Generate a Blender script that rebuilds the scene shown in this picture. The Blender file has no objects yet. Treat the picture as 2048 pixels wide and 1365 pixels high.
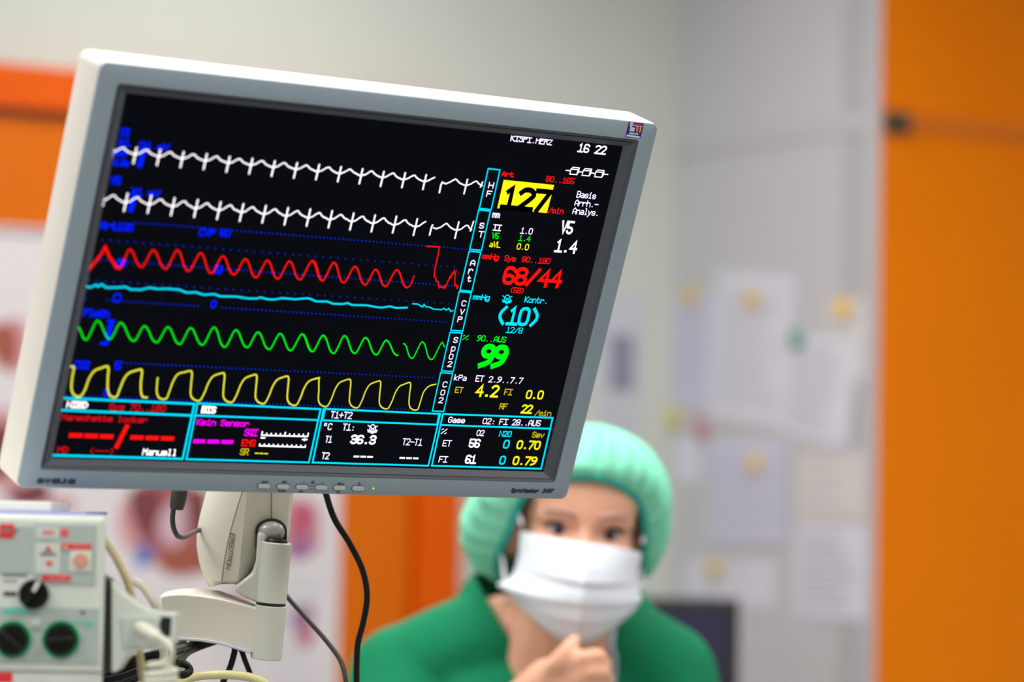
import bpy, bmesh, math, random
import numpy as np
from mathutils import Vector, Matrix
random.seed(7)
scene = bpy.context.scene
C = scene.collection

# ------------------------------------------------------------------ camera
F_PX, CX, CY = 6000.0, 1024.0, 682.5
CAM_POS = Vector((0.0, 0.0, 1.42))
PITCH, ROLL = 0.057, 0.018
CAM_R = Matrix.Rotation(math.pi/2 + PITCH, 3, 'X') @ Matrix.Rotation(ROLL, 3, 'Z')
cam_data = bpy.data.cameras.new('camera')
cam = bpy.data.objects.new('camera', cam_data)
C.objects.link(cam)
cam.matrix_world = Matrix.Translation(CAM_POS) @ CAM_R.to_4x4()
cam_data.sensor_fit = 'HORIZONTAL'
cam_data.sensor_width = 36.0
cam_data.lens = F_PX/2048.0*36.0
cam_data.clip_start = 0.05
cam_data.dof.use_dof = True
cam_data.dof.focus_distance = 2.79
cam_data.dof.aperture_fstop = 2.7
cam_data.dof.aperture_blades = 0
scene.camera = cam

# ------------------------------------------------------------------ world, view
world = bpy.data.worlds.new('world'); scene.world = world
world.use_nodes = True
world.node_tree.nodes['Background'].inputs[0].default_value = (0.75, 0.8, 0.9, 1)
world.node_tree.nodes['Background'].inputs[1].default_value = 0.3
vs = scene.view_settings
vs.view_transform = 'Standard'; vs.look = 'None'; vs.gamma = 1.0
vs.use_curve_mapping = False
vs.exposure = 0.0
LAMP_STRENGTH = 12.0
LAMP_COLOR = (1.0, 0.985, 0.95)

# ------------------------------------------------------------------ helpers
def px(x, y, d):
    """photo pixel + distance along the optical axis -> world point"""
    return CAM_POS + CAM_R @ Vector(((x-CX)/F_PX*d, -(y-CY)/F_PX*d, -d))
def pxY(x, y, Y):
    """photo pixel -> world point on the upright plane at that Y"""
    d = CAM_R @ Vector(((x-CX)/F_PX, -(y-CY)/F_PX, -1.0))
    return CAM_POS + d*((Y-CAM_POS.y)/d.y)
def px_plane(x, y, p0, n):
    d = CAM_R @ Vector(((x-CX)/F_PX, -(y-CY)/F_PX, -1.0))
    return CAM_POS + d*((p0-CAM_POS).dot(n)/d.dot(n))
def to_px(p):
    q = CAM_R.transposed() @ (p-CAM_POS)
    return CX + F_PX*q.x/-q.z, CY - F_PX*q.y/-q.z

def lin(c):
    out = []
    for v in c[:3]:
        v = v/255.0
        out.append(v/12.92 if v <= .04045 else ((v+.055)/1.055)**2.4)
    return tuple(out) + (1.0,)

MATS = {}
def mat(name, rgb, rough=.5, metal=0., var=.04, scale=40., bump=0., spec=.5, sheen=0., sss=0., trans=0.):
    """procedural surface: base colour with a little noise variation and optional fine relief"""
    if name in MATS: return MATS[name]
    m = bpy.data.materials.new(name); m.use_nodes = True
    nt = m.node_tree; b = nt.nodes['Principled BSDF']
    b.inputs['Roughness'].default_value = rough
    b.inputs['Metallic'].default_value = metal
    b.inputs['Specular IOR Level'].default_value = spec
    if sheen: b.inputs['Sheen Weight'].default_value = sheen
    if sss:
        b.inputs['Subsurface Weight'].default_value = sss
        b.inputs['Subsurface Radius'].default_value = (.012, .005, .003)
    if trans: b.inputs['Transmission Weight'].default_value = trans
    c = lin(rgb)
    tc = nt.nodes.new('ShaderNodeTexCoord')
    nz = nt.nodes.new('ShaderNodeTexNoise'); nz.inputs['Scale'].default_value = scale
    nz.inputs['Detail'].default_value = 3
    nt.links.new(tc.outputs['Object'], nz.inputs['Vector'])
    mix = nt.nodes.new('ShaderNodeMix'); mix.data_type = 'RGBA'
    mix.inputs['A'].default_value = tuple(min(1, v*(1-var)) for v in c[:3]) + (1,)
    mix.inputs['B'].default_value = tuple(min(1, v*(1+var)) for v in c[:3]) + (1,)
    nt.links.new(nz.outputs['Fac'], mix.inputs['Factor'])
    nt.links.new(mix.outputs['Result'], b.inputs['Base Color'])
    if bump:
        bp = nt.nodes.new('ShaderNodeBump'); bp.inputs['Strength'].default_value = bump
        bp.inputs['Distance'].default_value = .002
        nt.links.new(nz.outputs['Fac'], bp.inputs['Height'])
        nt.links.new(bp.outputs['Normal'], b.inputs['Normal'])
    MATS[name] = m
    return m
def emit(name, rgb, strength=1.0):
    if name in MATS: return MATS[name]
    m = bpy.data.materials.new(name); m.use_nodes = True
    nt = m.node_tree; nt.nodes.clear()
    o = nt.nodes.new('ShaderNodeOutputMaterial'); e = nt.nodes.new('ShaderNodeEmission')
    e.inputs[0].default_value = lin(rgb); e.inputs[1].default_value = strength
    nt.links.new(e.outputs[0], o.inputs[0])
    MATS[name] = m
    return m

class MB:
    """collects shapes and links them as one mesh object"""
    def __init__(s): s.v = []; s.f = []
    def add(s, vs, fs):
        k = len(s.v); s.v += [tuple(p) for p in vs]; s.f += [tuple(i+k for i in f) for f in fs]; return s
    def box(s, c, d, M=None):
        vs = []
        for z in (-.5, .5):
            for x, y in ((-.5, -.5), (.5, -.5), (.5, .5), (-.5, .5)):
                p = Vector((c[0]+x*d[0], c[1]+y*d[1], c[2]+z*d[2]))
                vs.append(M @ p if M else p)
        return s.add(vs, [(3, 2, 1, 0), (4, 5, 6, 7), (0, 1, 5, 4), (1, 2, 6, 5), (2, 3, 7, 6), (3, 0, 4, 7)])
    def prism(s, front, back):
        """front and back: matching rings of 3-D points"""
        n = len(front)
        return s.add(list(front)+list(back), [tuple(range(n)), tuple(range(2*n-1, n-1, -1))] +
                     [((i+1) % n, i, n+i, n+(i+1) % n) for i in range(n)])
    def rings(s, rings, cap=True):
        n = len(rings[0]); fs = []
        for k in range(len(rings)-1):
            for i in range(n):
                j = (i+1) % n
                fs.append((k*n+i, k*n+j, (k+1)*n+j, (k+1)*n+i))
        if cap:
            fs.append(tuple(range(n-1, -1, -1))); m = (len(rings)-1)*n
            fs.append(tuple(range(m, m+n)))
        return s.add([p for r in rings for p in r], fs)
    def grid(s, rows):
        n = len(rows[0]); fs = []
        for k in range(len(rows)-1):
            for i in range(n-1):
                fs.append((k*n+i, k*n+i+1, (k+1)*n+i+1, (k+1)*n+i))
        return s.add([p for r in rows for p in r], fs)
    def tube(s, pts, r, n=12, cap=True):
        pts = [Vector(p) for p in pts]; m = len(pts)
        rr = r if isinstance(r, (list, tuple)) else [r]*m
        t0 = (pts[1]-pts[0]).normalized()
        a = t0.orthogonal().normalized(); rings = []
        for i, p in enumerate(pts):
            t = (pts[min(i+1, m-1)]-pts[max(i-1, 0)])
            t = t.normalized() if t.length > 1e-9 else t0
            a = (a - t*a.dot(t)); a = a.normalized() if a.length > 1e-9 else t.orthogonal().normalized()
            b = t.cross(a)
            rings.append([p+(a*math.cos(2*math.pi*k/n)+b*math.sin(2*math.pi*k/n))*rr[i] for k in range(n)])
        return s.rings(rings, cap)
    def capsule(s, p, q, r0, r1=None, n=14):
        p, q = Vector(p), Vector(q); r1 = r0 if r1 is None else r1
        t = (q-p).normalized(); pts = []; rr = []
        for k in range(6):
            a = math.pi/2*(1-k/5); pts.append(p-t*r0*math.sin(a)); rr.append(max(r0*math.cos(a), 1e-4))
        for k in range(6):
            a = math.pi/2*k/5; pts.append(q+t*r1*math.sin(a)); rr.append(max(r1*math.cos(a), 1e-4))
        return s.tube(pts, rr, n)
    def ell(s, c, r, M=None, n=20, m=12):
        vs = []; fs = []
        for j in range(m+1):
            a = math.pi*(j/m)-math.pi/2; rc = max(math.cos(a), 1e-3)
            for i in range(n):
                p = Vector((c[0]+r[0]*rc*math.cos(2*math.pi*i/n), c[1]+r[1]*rc*math.sin(2*math.pi*i/n), c[2]+r[2]*math.sin(a)))
                vs.append(M @ p if M else p)
        rings = [vs[j*n:(j+1)*n] for j in range(m+1)]
        return s.rings(rings, True)
    def lathe(s, prof, o, ax, n=32):
        """prof: (radius, distance along axis)"""
        o = Vector(o); ax = Vector(ax).normalized(); a = ax.orthogonal().normalized(); b = ax.cross(a)
        return s.rings([[o+ax*h+(a*math.cos(2*math.pi*k/n)+b*math.sin(2*math.pi*k/n))*max(r, 1e-5) for k in range(n)] for r, h in prof])
    def build(s, name, m, parent=None, smooth=False, bevel=0, seg=3, fix=True, world=False):
        me = bpy.data.meshes.new(name); me.from_pydata(s.v, [], s.f)
        if fix:
            bm = bmesh.new(); bm.from_mesh(me); bmesh.ops.recalc_face_normals(bm, faces=bm.faces); bm.to_mesh(me); bm.free()
        me.materials.append(m)
        o = bpy.data.objects.new(name, me); C.objects.link(o)
        if parent:
            o.parent = parent
            if world: o.matrix_parent_inverse = world_inv(parent)
        if smooth:
            me.polygons.foreach_set('use_smooth', [True]*len(me.polygons))
            if smooth == 'auto': me.set_sharp_from_angle(angle=math.radians(38))
        if bevel:
            b = o.modifiers.new('bevel', 'BEVEL'); b.width = bevel; b.segments = seg; b.limit_method = 'ANGLE'; b.angle_limit = math.radians(35)
            me.polygons.foreach_set('use_smooth', [True]*len(me.polygons)); b.harden_normals = True
        return o

def world_mat(p):
    M = p.matrix_parent_inverse @ p.matrix_basis if p.parent else p.matrix_basis.copy()
    return world_mat(p.parent) @ M if p.parent else M
def world_inv(p): return world_mat(p).inverted()
def tag(o, label, cat, group=None, kind=None):
    if label: o['label'] = label
    if cat: o['category'] = cat
    if group: o['group'] = group
    if kind: o['kind'] = kind
    return o
def struct(o): o['kind'] = 'structure'; return o
def empty(name, M=None, loc=None):
    o = bpy.data.objects.new(name, None); C.objects.link(o); o.empty_display_size = .05
    if M is not None: o.matrix_world = M
    if loc is not None: o.location = loc
    return o
def spline(pts, k=8):
    """centripetal Catmull-Rom through the points"""
    P = [Vector(p) for p in pts]; P = [P[0]*2-P[1]] + P + [P[-1]*2-P[-2]]; out = []
    for i in range(1, len(P)-2):
        a, b, c, d = P[i-1], P[i], P[i+1], P[i+2]
        t0 = 0; t1 = t0+max((b-a).length, 1e-6)**.5; t2 = t1+max((c-b).length, 1e-6)**.5; t3 = t2+max((d-c).length, 1e-6)**.5
        for j in range(k):
            t = t1+(t2-t1)*j/k
            A1 = a*((t1-t)/(t1-t0))+b*((t-t0)/(t1-t0)); A2 = b*((t2-t)/(t2-t1))+c*((t-t1)/(t2-t1)); A3 = c*((t3-t)/(t3-t2))+d*((t-t2)/(t3-t2))
            B1 = A1*((t2-t)/(t2-t0))+A2*((t-t0)/(t2-t0)); B2 = A2*((t3-t)/(t3-t1))+A3*((t-t1)/(t3-t1))
            out.append(B1*((t2-t)/(t2-t1))+B2*((t-t1)/(t2-t1)))
    out.append(P[-2]); return out
def chaikin(pts, closed, it=2):
    for _ in range(it):
        q = []; n = len(pts)
        if closed:
            for i in range(n):
                a, b = pts[i], pts[(i+1) % n]
                q += [(a[0]*.75+b[0]*.25, a[1]*.75+b[1]*.25), (a[0]*.25+b[0]*.75, a[1]*.25+b[1]*.75)]
        else:
            q.append(pts[0])
            for i in range(n-1):
                a, b = pts[i], pts[i+1]
                q += [(a[0]*.75+b[0]*.25, a[1]*.75+b[1]*.25), (a[0]*.25+b[0]*.75, a[1]*.25+b[1]*.75)]
            q.append(pts[-1])
        pts = q
    return pts

# stroke letters on a 4 x 6 grid; a, b stand for 1 and 2 below the baseline, ~ rounds, c closes
G = {
 '0': '~c10 30 41 45 36 16 05 01', '1': '15 26 20|00 40', '2': '~05 16 36 45 44 00|00 40',
 '3': '~05 16 36 45 44 33 13|~13 33 42 41 30 10 01', '4': '30 36 02 42', '5': '46 06 03|~03 33 42 41 30 10 01',
 '6': '~45 36 16 05 01 10 30 41 42 33 13 02', '7': '06 46 10', '8': '~c13 04 05 16 36 45 44 33|~c13 02 01 10 30 41 42 33',
 '9': '~44 33 13 04 05 16 36 45 43 31 00', 'A': '00 04 26 44 40|02 42', '^': '00 26 40',
 'B': '00 06 36 45 44 33 03|33 42 41 30 00', 'C': '~45 36 16 05 01 10 30 41', 'D': 'c00 06 26 44 42 20',
 'E': '40 00 06 46|03 33', 'F': '00 06 46|03 33', 'G': '~45 36 16 05 01 10 30 41|41 43 23', 'H': '00 06|40 46|03 43',
 'I': '20 26|00 40|06 46', 'K': '00 06|46 03 40', 'L': '06 00 40', 'M': '00 06 23 46 40', 'N': '00 06 40 46',
 'O': '~c10 30 41 45 36 16 05 01', 'P': '00 06 36 45 44 33 03', 'Q': '~c10 30 41 45 36 16 05 01|22 40',
 'R': '00 06 36 45 44 33 03|23 40', 'S': '~45 36 16 05 04 13 33 42 41 30 10 01', 'T': '06 46|20 26',
 'U': '~06 01 10 30 41 46', 'V': '06 20 46', 'X': '00 46|06 40', 'Y': '06 23 46|23 20', 'Z': '06 46 00 40',
 'a': '14 34 43 40|42 12 01 10 30 41', 'c': '~43 34 14 03 01 10 30 41', 'e': '02 42 43 34 14 03 01 10 30 41',
 'g': '44 4a 3b 1b 0a|43 34 14 03 01 10 30 41', 'h': '00 06|03 14 34 43 40', 'i': '14 24 20|10 30|25 26',
 'k': '00 06|34 02 30', 'l': '16 26 20|10 30', 'm': '00 04|03 14 23 20|23 34 43 40', 'n': '00 04|03 14 34 43 40',
 'o': '~c10 30 41 43 34 14 03 01', 'p': '0b 04|03 14 34 43 41 30 10 01', 'r': '00 04|02 13 24 34 43',
 's': '43 34 14 03 12 32 41 30 10 01', 't': '16 11 20 30 41|04 34', 'u': '04 01 10 30 41|44 40', 'v': '04 20 44',
 'x': '04 40|00 44', 'y': '04 20|44 0b', '.': '20 21', ':': '20 21|23 24', '/': '00 46', '%': '00 46|05 16|30 41',
 '(': '~36 14 12 30', ')': '~16 34 32 10', '+': '03 43|21 25', '-': '03 43', "'": '26 25', '°': 'c04 06 26 24',
}
def yv(ch): return {'a': -1, 'b': -2}.get(ch, None) if not ch.isdigit() else int(ch)
def glyph_lines(ch):
    if ch == '.': return [([(1.8, .35), (2.2, .35)], False)]
    if ch == ':': return [([(1.8, .35), (2.2, .35)], False), ([(1.8, 3.2), (2.2, 3.2)], False)]
    out = []
    for st in G.get(ch, '').split('|'):
        if not st: continue
        sm = st.startswith('~'); st = st.lstrip('~'); cl = st.startswith('c'); st = st.lstrip('c')
        pts = [(int(t[0]), yv(t[1])) for t in st.split()]
        if sm: pts = chaikin(pts, cl)
        out.append((pts, cl))
    return out
def ribbon(mb, pts, w, z, closed=False, M=None):
    """flat stroke of width w along 2-D points at height z"""
    P = [np.array(p, float) for p in pts]
    Q = [P[0]]
    for p in P[1:]:
        if np.linalg.norm(p-Q[-1]) > 1e-7: Q.append(p)
    if closed and np.linalg.norm(Q[0]-Q[-1]) < 1e-7: Q.pop()
    P = Q; n = len(P)
    if n < 2: return
    L, R = [], []
    for i in range(n):
        if closed: a, b = P[i]-P[i-1], P[(i+1) % n]-P[i]
        else:
            a = P[i]-P[i-1] if i > 0 else P[1]-P[0]
            b = P[i+1]-P[i] if i < n-1 else P[-1]-P[-2]
        a = a/np.linalg.norm(a); b = b/np.linalg.norm(b)
        na = np.array([-a[1], a[0]]); nb = np.array([-b[1], b[0]])
        m = na+nb; l = np.linalg.norm(m)
        m = na if l < 1e-3 else m/l
        k = min(1/max(m@na, .3), 1.9)
        e = np.zeros(2)
        if not closed and i == 0: e = -a*w*.5
        if not closed and i == n-1: e = b*w*.5
        L.append(P[i]+m*w*.5*k+e); R.append(P[i]-m*w*.5*k+e)
    vs = [(p[0], p[1], z) for p in L]+[(p[0], p[1], z) for p in R]
    if M: vs = [M(v) for v in vs]
    fs = [(i, n+i, n+i+1, i+1) for i in range(n-1)]
    if closed: fs.append((n-1, 2*n-1, n, 0))
    mb.add(vs, fs)
def text_lines(s, u0, v0, u1, cap, shear=0.0):
    """list of (points, closed) in 2-D for a string from u0 to u1"""
    n = len(s); adv = (u1-u0)/(n-.2); sx = adv*.8/4; sy = cap/6
    out = []
    for i, ch in enumerate(s):
        for pts, cl in glyph_lines(ch):
            out.append(([(u0+i*adv+p[0]*sx+shear*p[1]*sy, v0+p[1]*sy) for p in pts], cl))
    return out

# ------------------------------------------------------------------ room
# the room stands turned 32 degrees to the camera: r runs along the door wall, s towards it
YAW = math.radians(32)
RM = Matrix.Rotation(YAW, 4, 'Z')
ER = Vector((math.cos(YAW), math.sin(YAW), 0)); ES = Vector((-math.sin(YAW), math.cos(YAW), 0))
ZC = 2.95
KC = pxY(1348, 600, 6.55); KC.z = 0                       # inside corner of door wall and grey panel
RK, SK = KC.dot(ER), KC.dot(ES)
def on_panel(x, y, off=0.0): return px_plane(x, y, KC-ER*off, ER)
def on_back(x, y, off=0.0): return px_plane(x, y, KC-ES*off, ES)
PB = on_panel(1757, 600); SB = PB.dot(ES)                 # outside corner
PBg = Vector((PB.x, PB.y, 0))
def on_orange(x, y, off=0.0): return px_plane(x, y, PBg-ES*off, ES)
R0, R1, S0 = -1.9, 5.6, -2.3

M_wall = mat('wall paint', (195, 199, 193), .7, var=.02, scale=6)
M_wall_white = mat('wall paint white', (222, 221, 217), .7, var=.02, scale=6)
M_panel = mat('grey magnetic panel', (187, 188, 194), .45, var=.02, scale=5)  # slightly darker and bluer than the wall: its weaker light put into the colour
M_orange = mat('orange laminate', (240, 128, 0), .55, var=.03, scale=5, spec=.12)
M_orange_door = mat('orange door leaf', (206, 101, 8), .55, var=.03, scale=5, spec=.12)
M_orange_frame = mat('orange door frame', (214, 86, 0), .5, var=.03, scale=5, spec=.12)
M_floor = mat('grey vinyl floor', (150, 152, 150), .35, var=.08, scale=20)
M_ceil = mat('white ceiling', (235, 235, 230), .8, var=.02, scale=10)
M_steel = mat('steel', (150, 150, 150), .3, .9)
def rbox(name, r0, r1, s0, s1, z0, z1, m, bevel=0):
    o = MB().box((0, 0, 0), (r1-r0, s1-s0, z1-z0)).build(name, m, bevel=bevel)
    o.matrix_world = RM @ Matrix.Translation(((r0+r1)/2, (s0+s1)/2, (z0+z1)/2))
    return o
struct(rbox('floor', R0-.2, R1+.2, S0-.2, SK+.2, -.1, 0, M_floor))
struct(rbox('ceiling', R0-.2, R1+.2, S0-.2, SK+.2, ZC, ZC+.1, M_ceil))
struct(rbox('wall_back', R0-.12, RK, SK, SK+.12, 0, ZC, M_wall))
struct(rbox('wall_left', R0-.12, R0, S0, SK, 0, ZC, M_wall_white))
struct(rbox('wall_right', R1, R1+.12, S0, SB+.12, 0, ZC, M_wall_white))
struct(rbox('wall_front', R0-.12, R1+.12, S0-.12, S0, 0, ZC, M_wall_white))
struct(rbox('wall_panel', RK, RK+.12, SB+.002, SK+.12, 0, ZC, M_panel))
struct(rbox('wall_orange', RK, R1, SB, SB+.12, 0, ZC, M_orange))
struct(rbox('trim_1', RK-.003, RK, SB, SB+.035, 0, ZC, mat('pale corner strip', (182, 182, 190), .4)))
zs0, zs1 = on_panel(1560, 290).z, on_panel(1560, 255).z
struct(rbox('trim_2', RK-.004, RK, SB+.035, SK, zs0, zs1, mat('darker strip grey', (182, 183, 188), .5)))  # raised strip, slightly darker than the panel
struct(rbox('trim_3', RK-.001, R1, SB-.004, SB, zs0, zs1, mat('darker strip orange', (216, 110, 0), .5)))  # same strip across the orange wall, darker than its paint
p = on_orange(1792, 246, .004)
hb = empty('hinge_bracket', Matrix.Translation(p) @ RM)
M_dark = mat('dark grey metal', (78, 76, 62), .45, .3)
MB().box((0, -.004, 0), (.066, .008, .044)).build('plate', M_dark, hb, bevel=.003)
MB().lathe([(.013, 0), (.013, .012), (.010, .016), (0, .016)], (-.016, -.008, 0), (0, -1, 0), 20).build('knuckle', M_dark, hb, 'auto')
MB().lathe([(.006, 0), (.006, .004), (0, .005)], (.02, -.008, 0), (0, -1, 0), 14).build('screw', M_steel, hb, 'auto')
tag(hb, 'small dark metal bracket fixed near the corner of the orange wall', 'bracket')

# door with frame on the back wall
def br(x, y=1100): return on_back(x, y, .06).dot(ER)
xr = br(922); fw = xr-br(838); xl = br(-330); zt = on_back(60, 140).z; zh = on_back(60, 226).z
door = struct(empty('door_1', RM @ Matrix.Translation(((xl+xr)/2, SK, 0))))
xm = (xl+xr)/2
def dbox(name, x0, x1, z0, z1, y0, y1, m, bevel=.004, parent=None):
    return MB().box(((x0+x1)/2-xm, (y0+y1)/2, (z0+z1)/2), (x1-x0, abs(y1-y0), z1-z0)).build(name, m, parent or door, bevel=bevel)
dbox('frame_post', xr-fw, xr, 0, zt, -.06, 0, M_orange_frame)
dbox('frame_post', xl, xl+fw, 0, zt, -.06, 0, M_orange_frame)
dbox('frame_head', xl+fw, xr-fw, zh, zt, -.06, 0, M_orange_frame)
leaf = dbox('door_leaf', xl+fw+.004, xr-fw-.004, .01, zh-.012, -.03, -.002, M_orange_door)
hx = xl+fw+.08-xm
MB().lathe([(.011, 0), (.011, .05), (0, .05)], (hx, -.03, 1.05), (0, -1, 0), 16).build('handle_neck', M_steel, leaf, 'auto')
MB().capsule((hx, -.075, 1.05), (hx+.10, -.075, 1.05), .010).build('door_handle', M_steel, leaf, True)

# ceiling lights
M_lamp = emit('lamp diffuser', (255, 255, 255), LAMP_STRENGTH)
M_lamp.node_tree.nodes['Emission'].inputs[0].default_value = LAMP_COLOR + (1,)
M_lf = mat('white lamp frame', (225, 225, 225), .4)
LL = [(-.6, .6, 'next to the left wall'), (1.2, .2, 'over the middle of the floor'), (3.4, .4, 'next to the right wall'),
      (-.4, 2.6, 'above the equipment cart'), (1.3, 2.4, 'above the patient monitor'), (3.2, 2.6, 'in front of the orange wall'),
      (.7, 3.8, 'in front of the orange door'), (2.6, 4.2, 'above the desk')]
for lx, ly, wh in LL:
    t = empty('ceiling_light', RM @ Matrix.Translation((lx, ly, ZC)))
    m = MB()
    for sx in (-1, 1):
        m.box((sx*.315, 0, -.02), (.03, 1.26, .04)); m.box((0, sx*.615, -.02), (.6, .03, .04))
    m.build('lamp_frame', M_lf, t)
    MB().box((0, 0, -.018), (.6, 1.2, .012)).build('diffuser', M_lamp, t)
    tag(t, 'rectangular ceiling light ' + wh, 'lamp', 'ceiling lights')

# ------------------------------------------------------------------ patient monitor
MR = Matrix(((0.8162001344603229, 0.2257121414238374, 0.5318565311442706),
             (-0.047854146701499053, 0.9437811740780004, -0.32708878932091584),
             (-0.5757840924777465, 0.2415183733586674, 0.7811155831115912)))
MT = Vector((-0.14543090720977092, 0.04052532401096336, -2.681355430480641))
MON_R = CAM_R @ MR
MON_T = CAM_POS + CAM_R @ MT
def scr(x, y, z=0.0):
    """photo pixel -> local coordinates on the screen plane (metres)"""
    n = MON_R.col[2]; p = px_plane(x, y, MON_T + n*z, n)
    q = MON_R.transposed() @ (p-MON_T)
    return q.x, q.y
mon = empty('patient_monitor', MON_R.to_4x4())
mon.matrix_world = Matrix.Translation(MON_T) @ MON_R.to_4x4()
tag(mon, 'large grey flat screen monitor showing coloured vital sign curves on black', 'monitor')
M_bezel = mat('silver grey bezel', (144, 160, 172), .42, var=.015, scale=300, bump=.02)
M_case = mat('warm white casing', (226, 220, 214), .45, var=.02, scale=60)
M_bevel = mat('dark grey inner frame', (76, 81, 90), .4, var=.03, scale=200)
M_bevel2 = mat('slate groove', (70, 78, 88), .4)

def rrect(w, h, r, z, n=6):
    pts = []
    for cx, cy, a0 in ((w-r, h-r, 0), (-(w-r), h-r, 90), (-(w-r), -(h-r), 180), (w-r, -(h-r), 270)):
        for k in range(n+1):
            a = math.radians(a0+90*k/n); pts.append(Vector((cx+r*math.cos(a), cy+r*math.sin(a), z)))
    return pts
OW, OH, IW, IH, AW, AH = .2912, .1886, .2722, .1712, .2592, .162
# white casing: rim and back shell
MB().rings([rrect(IW-.002, IH-.002, .003, -.006), rrect(IW-.001, IH-.001, .003, .0033), rrect(OW-.0008, OH-.0008, .008, .0035), rrect(OW, OH, .008, .001), rrect(OW, OH, .009, -.034), rrect(OW-.003, OH-.003, .010, -.038),
            rrect(OW-.05, OH-.04, .02, -.062), rrect(OW-.12, OH-.07, .02, -.07)]).build('casing', M_case, mon, 'auto')
# grey front ring
m = MB()
m.rings([rrect(OW-.0008, OH-.0008, .007, .0036), rrect(OW-.0008, OH-.0008, .007, .0052), rrect(OW-.002, OH-.002, .006, .006), rrect(IW, IH, .003, .006), rrect(IW-.0006, IH-.0006, .003, .0036)], cap=False)
m.build('bezel', M_bezel, mon, 'auto')
m = MB(); m.rings([rrect(IW-.0006, IH-.0006, .003, .0058), rrect(IW-.003, IH-.003, .003, .0040), rrect(IW-.0036, IH-.0036, .003, .0036)], cap=False)
m.build('frame_groove', M_bevel2, mon, 'auto')
m = MB(); m.rings([rrect(IW-.0036, IH-.0036, .002, .0046), rrect(AW+.0002, AH+.0002, .0006, -.0002)], cap=False)
m.build('inner_frame', M_bevel, mon, 'auto')
# screen
M_scr = mat('black screen glass', (4, 4, 5), .4, var=.0, spec=.07)
bs = M_scr.node_tree.nodes['Principled BSDF']
bs.inputs['Emission Color'].default_value = (.0, .12, .6, 1); bs.inputs['Emission Strength'].default_value = .004
screen = MB().rings([rrect(AW+.003, AH+.003, .001, -.003), rrect(AW+.003, AH+.003, .001, 0)]).build('screen', M_scr, mon)

COL = {'w': (255, 250, 255), 'c': (0, 222, 255), 'r': (255, 18, 12), 'R': (190, 16, 20), 'g': (0, 240, 20), 'y': (255, 250, 20),
       'Y': (196, 180, 20), 'b': (0, 30, 255), 'B': (0, 22, 160), 'm': (250, 0, 250), 'k': (2, 2, 2), 'n': (0, 222, 250), 'p': (226, 214, 255),
       'o': (190, 220, 50)}
def ink(c): return emit('screen light ' + c, COL[c], 1.7 if c in 'wp' else 1.15)
CROP = {'A': (80, 80, 3.413), 'B': (600, 180, 4.55), 'C': (80, 420, 3.413), 'D': (580, 420, 3.25), 'E': (900, 200, 4.266),
        'F': (860, 480, 4.875), 'G': (0, 700, 4.55), 'H': (360, 780, 5.12), 'I': (600, 780, 6.203), 'J': (840, 720, 4.55)}
def cp(k, x, y, z=0.0):
    a = CROP[k]; return scr(a[0]+x/a[2], a[1]+y/a[2], z)
ZI = .0003
def words(k, s, x0, y0, x1, h, c, w=.0011, z=ZI, name='reading', clip=None, shear=0):
    if len(s) > 1: x1 -= .19*h
    u0, v0 = cp(k, x0, y0); u1, _ = cp(k, x1, y0 + (x1-x0)*.07); cap = (cp(k, x0, y0-h)[1]-v0)*1.1; w *= .82
    mb = MB()
    for pts, cl in text_lines(s, u0+w*.45, v0+w*.45, u1-w*.45, cap-w*.9, shear):
        if clip is not None:
            pts = [(p[0], min(p[1], clip)) for p in pts]
        ribbon(mb, pts, w, z, cl)
    return mb.build(name, ink(c), screen, fix=False)
def trace(k, runs, c, w, name, z=ZI, smooth=0):
    mb = MB()
    for r in runs:
        p = [cp(*q) if isinstance(q[0], str) else cp(k, *q) for q in r]
        if smooth: p = [(v.x, v.y) for v in spline([Vector((a, b, 0)) for a, b in p], smooth)]
        ribbon(mb, p, w, z)
    return mb.build(name, ink(c), screen, fix=False)
def loops(k, polys, c, w, name, z=ZI):
    mb = MB()
    for cl, r in polys: ribbon(mb, [cp(k, *q) for q in r], w, z, cl)
    return mb.build(name, ink(c), screen, fix=False)

# --- right column
TOPV = AH-.001
words('E', 'KISPI.HERZ', 512, 350, 880, 58, 'p', .0011, name='caption', clip=TOPV)
words('E', '16 22', 1083, 443, 1340, 70, 'w', .0017, name='clock_reading')
ch = []
for x, y in ((1020, 632), (1125, 643), (1232, 655)):
    ch += [(True, [(x, y), (x+60, y+5), (x+71, y-37), (x+11, y-42)]), (False, [(x+11, y-42), (x+28, y-58), (x+82, y-52), (x+71, y-37)]), (False, [(x+82, y-52), (x+74, y-12), (x+60, y+5)])]
ch += [(False, [(988, 600), (1024, 604)]), (False, [(1098, 612), (1130, 616)]), (False, [(1203, 622), (1236, 627)]), (False, [(1312, 633), (1345, 636)])]
loops('E', ch, 'w', .0009, 'chain_symbol')
words('E', 'Art', 437, 652, 548, 42, 'r', .0013, name='caption')
words('E', '80..165', 812, 697, 1065, 48, 'r')
u = [cp('E', *q) for q in ((457, 682), (887, 725), (825, 965), (402, 923))]
MB().add([(a, b, ZI) for a, b in u], [(3, 2, 1, 0)]).build('highlight_block', ink('y'), screen, fix=False)
words('E', '127', 418, 932, 868, 190, 'k', .0062, z=.0006, name='heart_rate_reading')
words('E', '/min', 832, 965, 972, 48, 'r', name='caption')
words('E', 'Basis', 1075, 832, 1250, 52, 'p', name='caption'); words('E', 'Arrh.-', 1058, 903, 1270, 52, 'p', name='caption')
words('E', 'Analys.', 1040, 972, 1277, 52, 'p', name='caption')
words('E', 'mm', 355, 1003, 430, 55, 'p', .0011, name='caption')
words('E', 'V5', 933, 1140, 1058, 105, 'w', .0026); words('E', '1.4', 885, 1298, 1092, 103, 'w', .0026)
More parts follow.
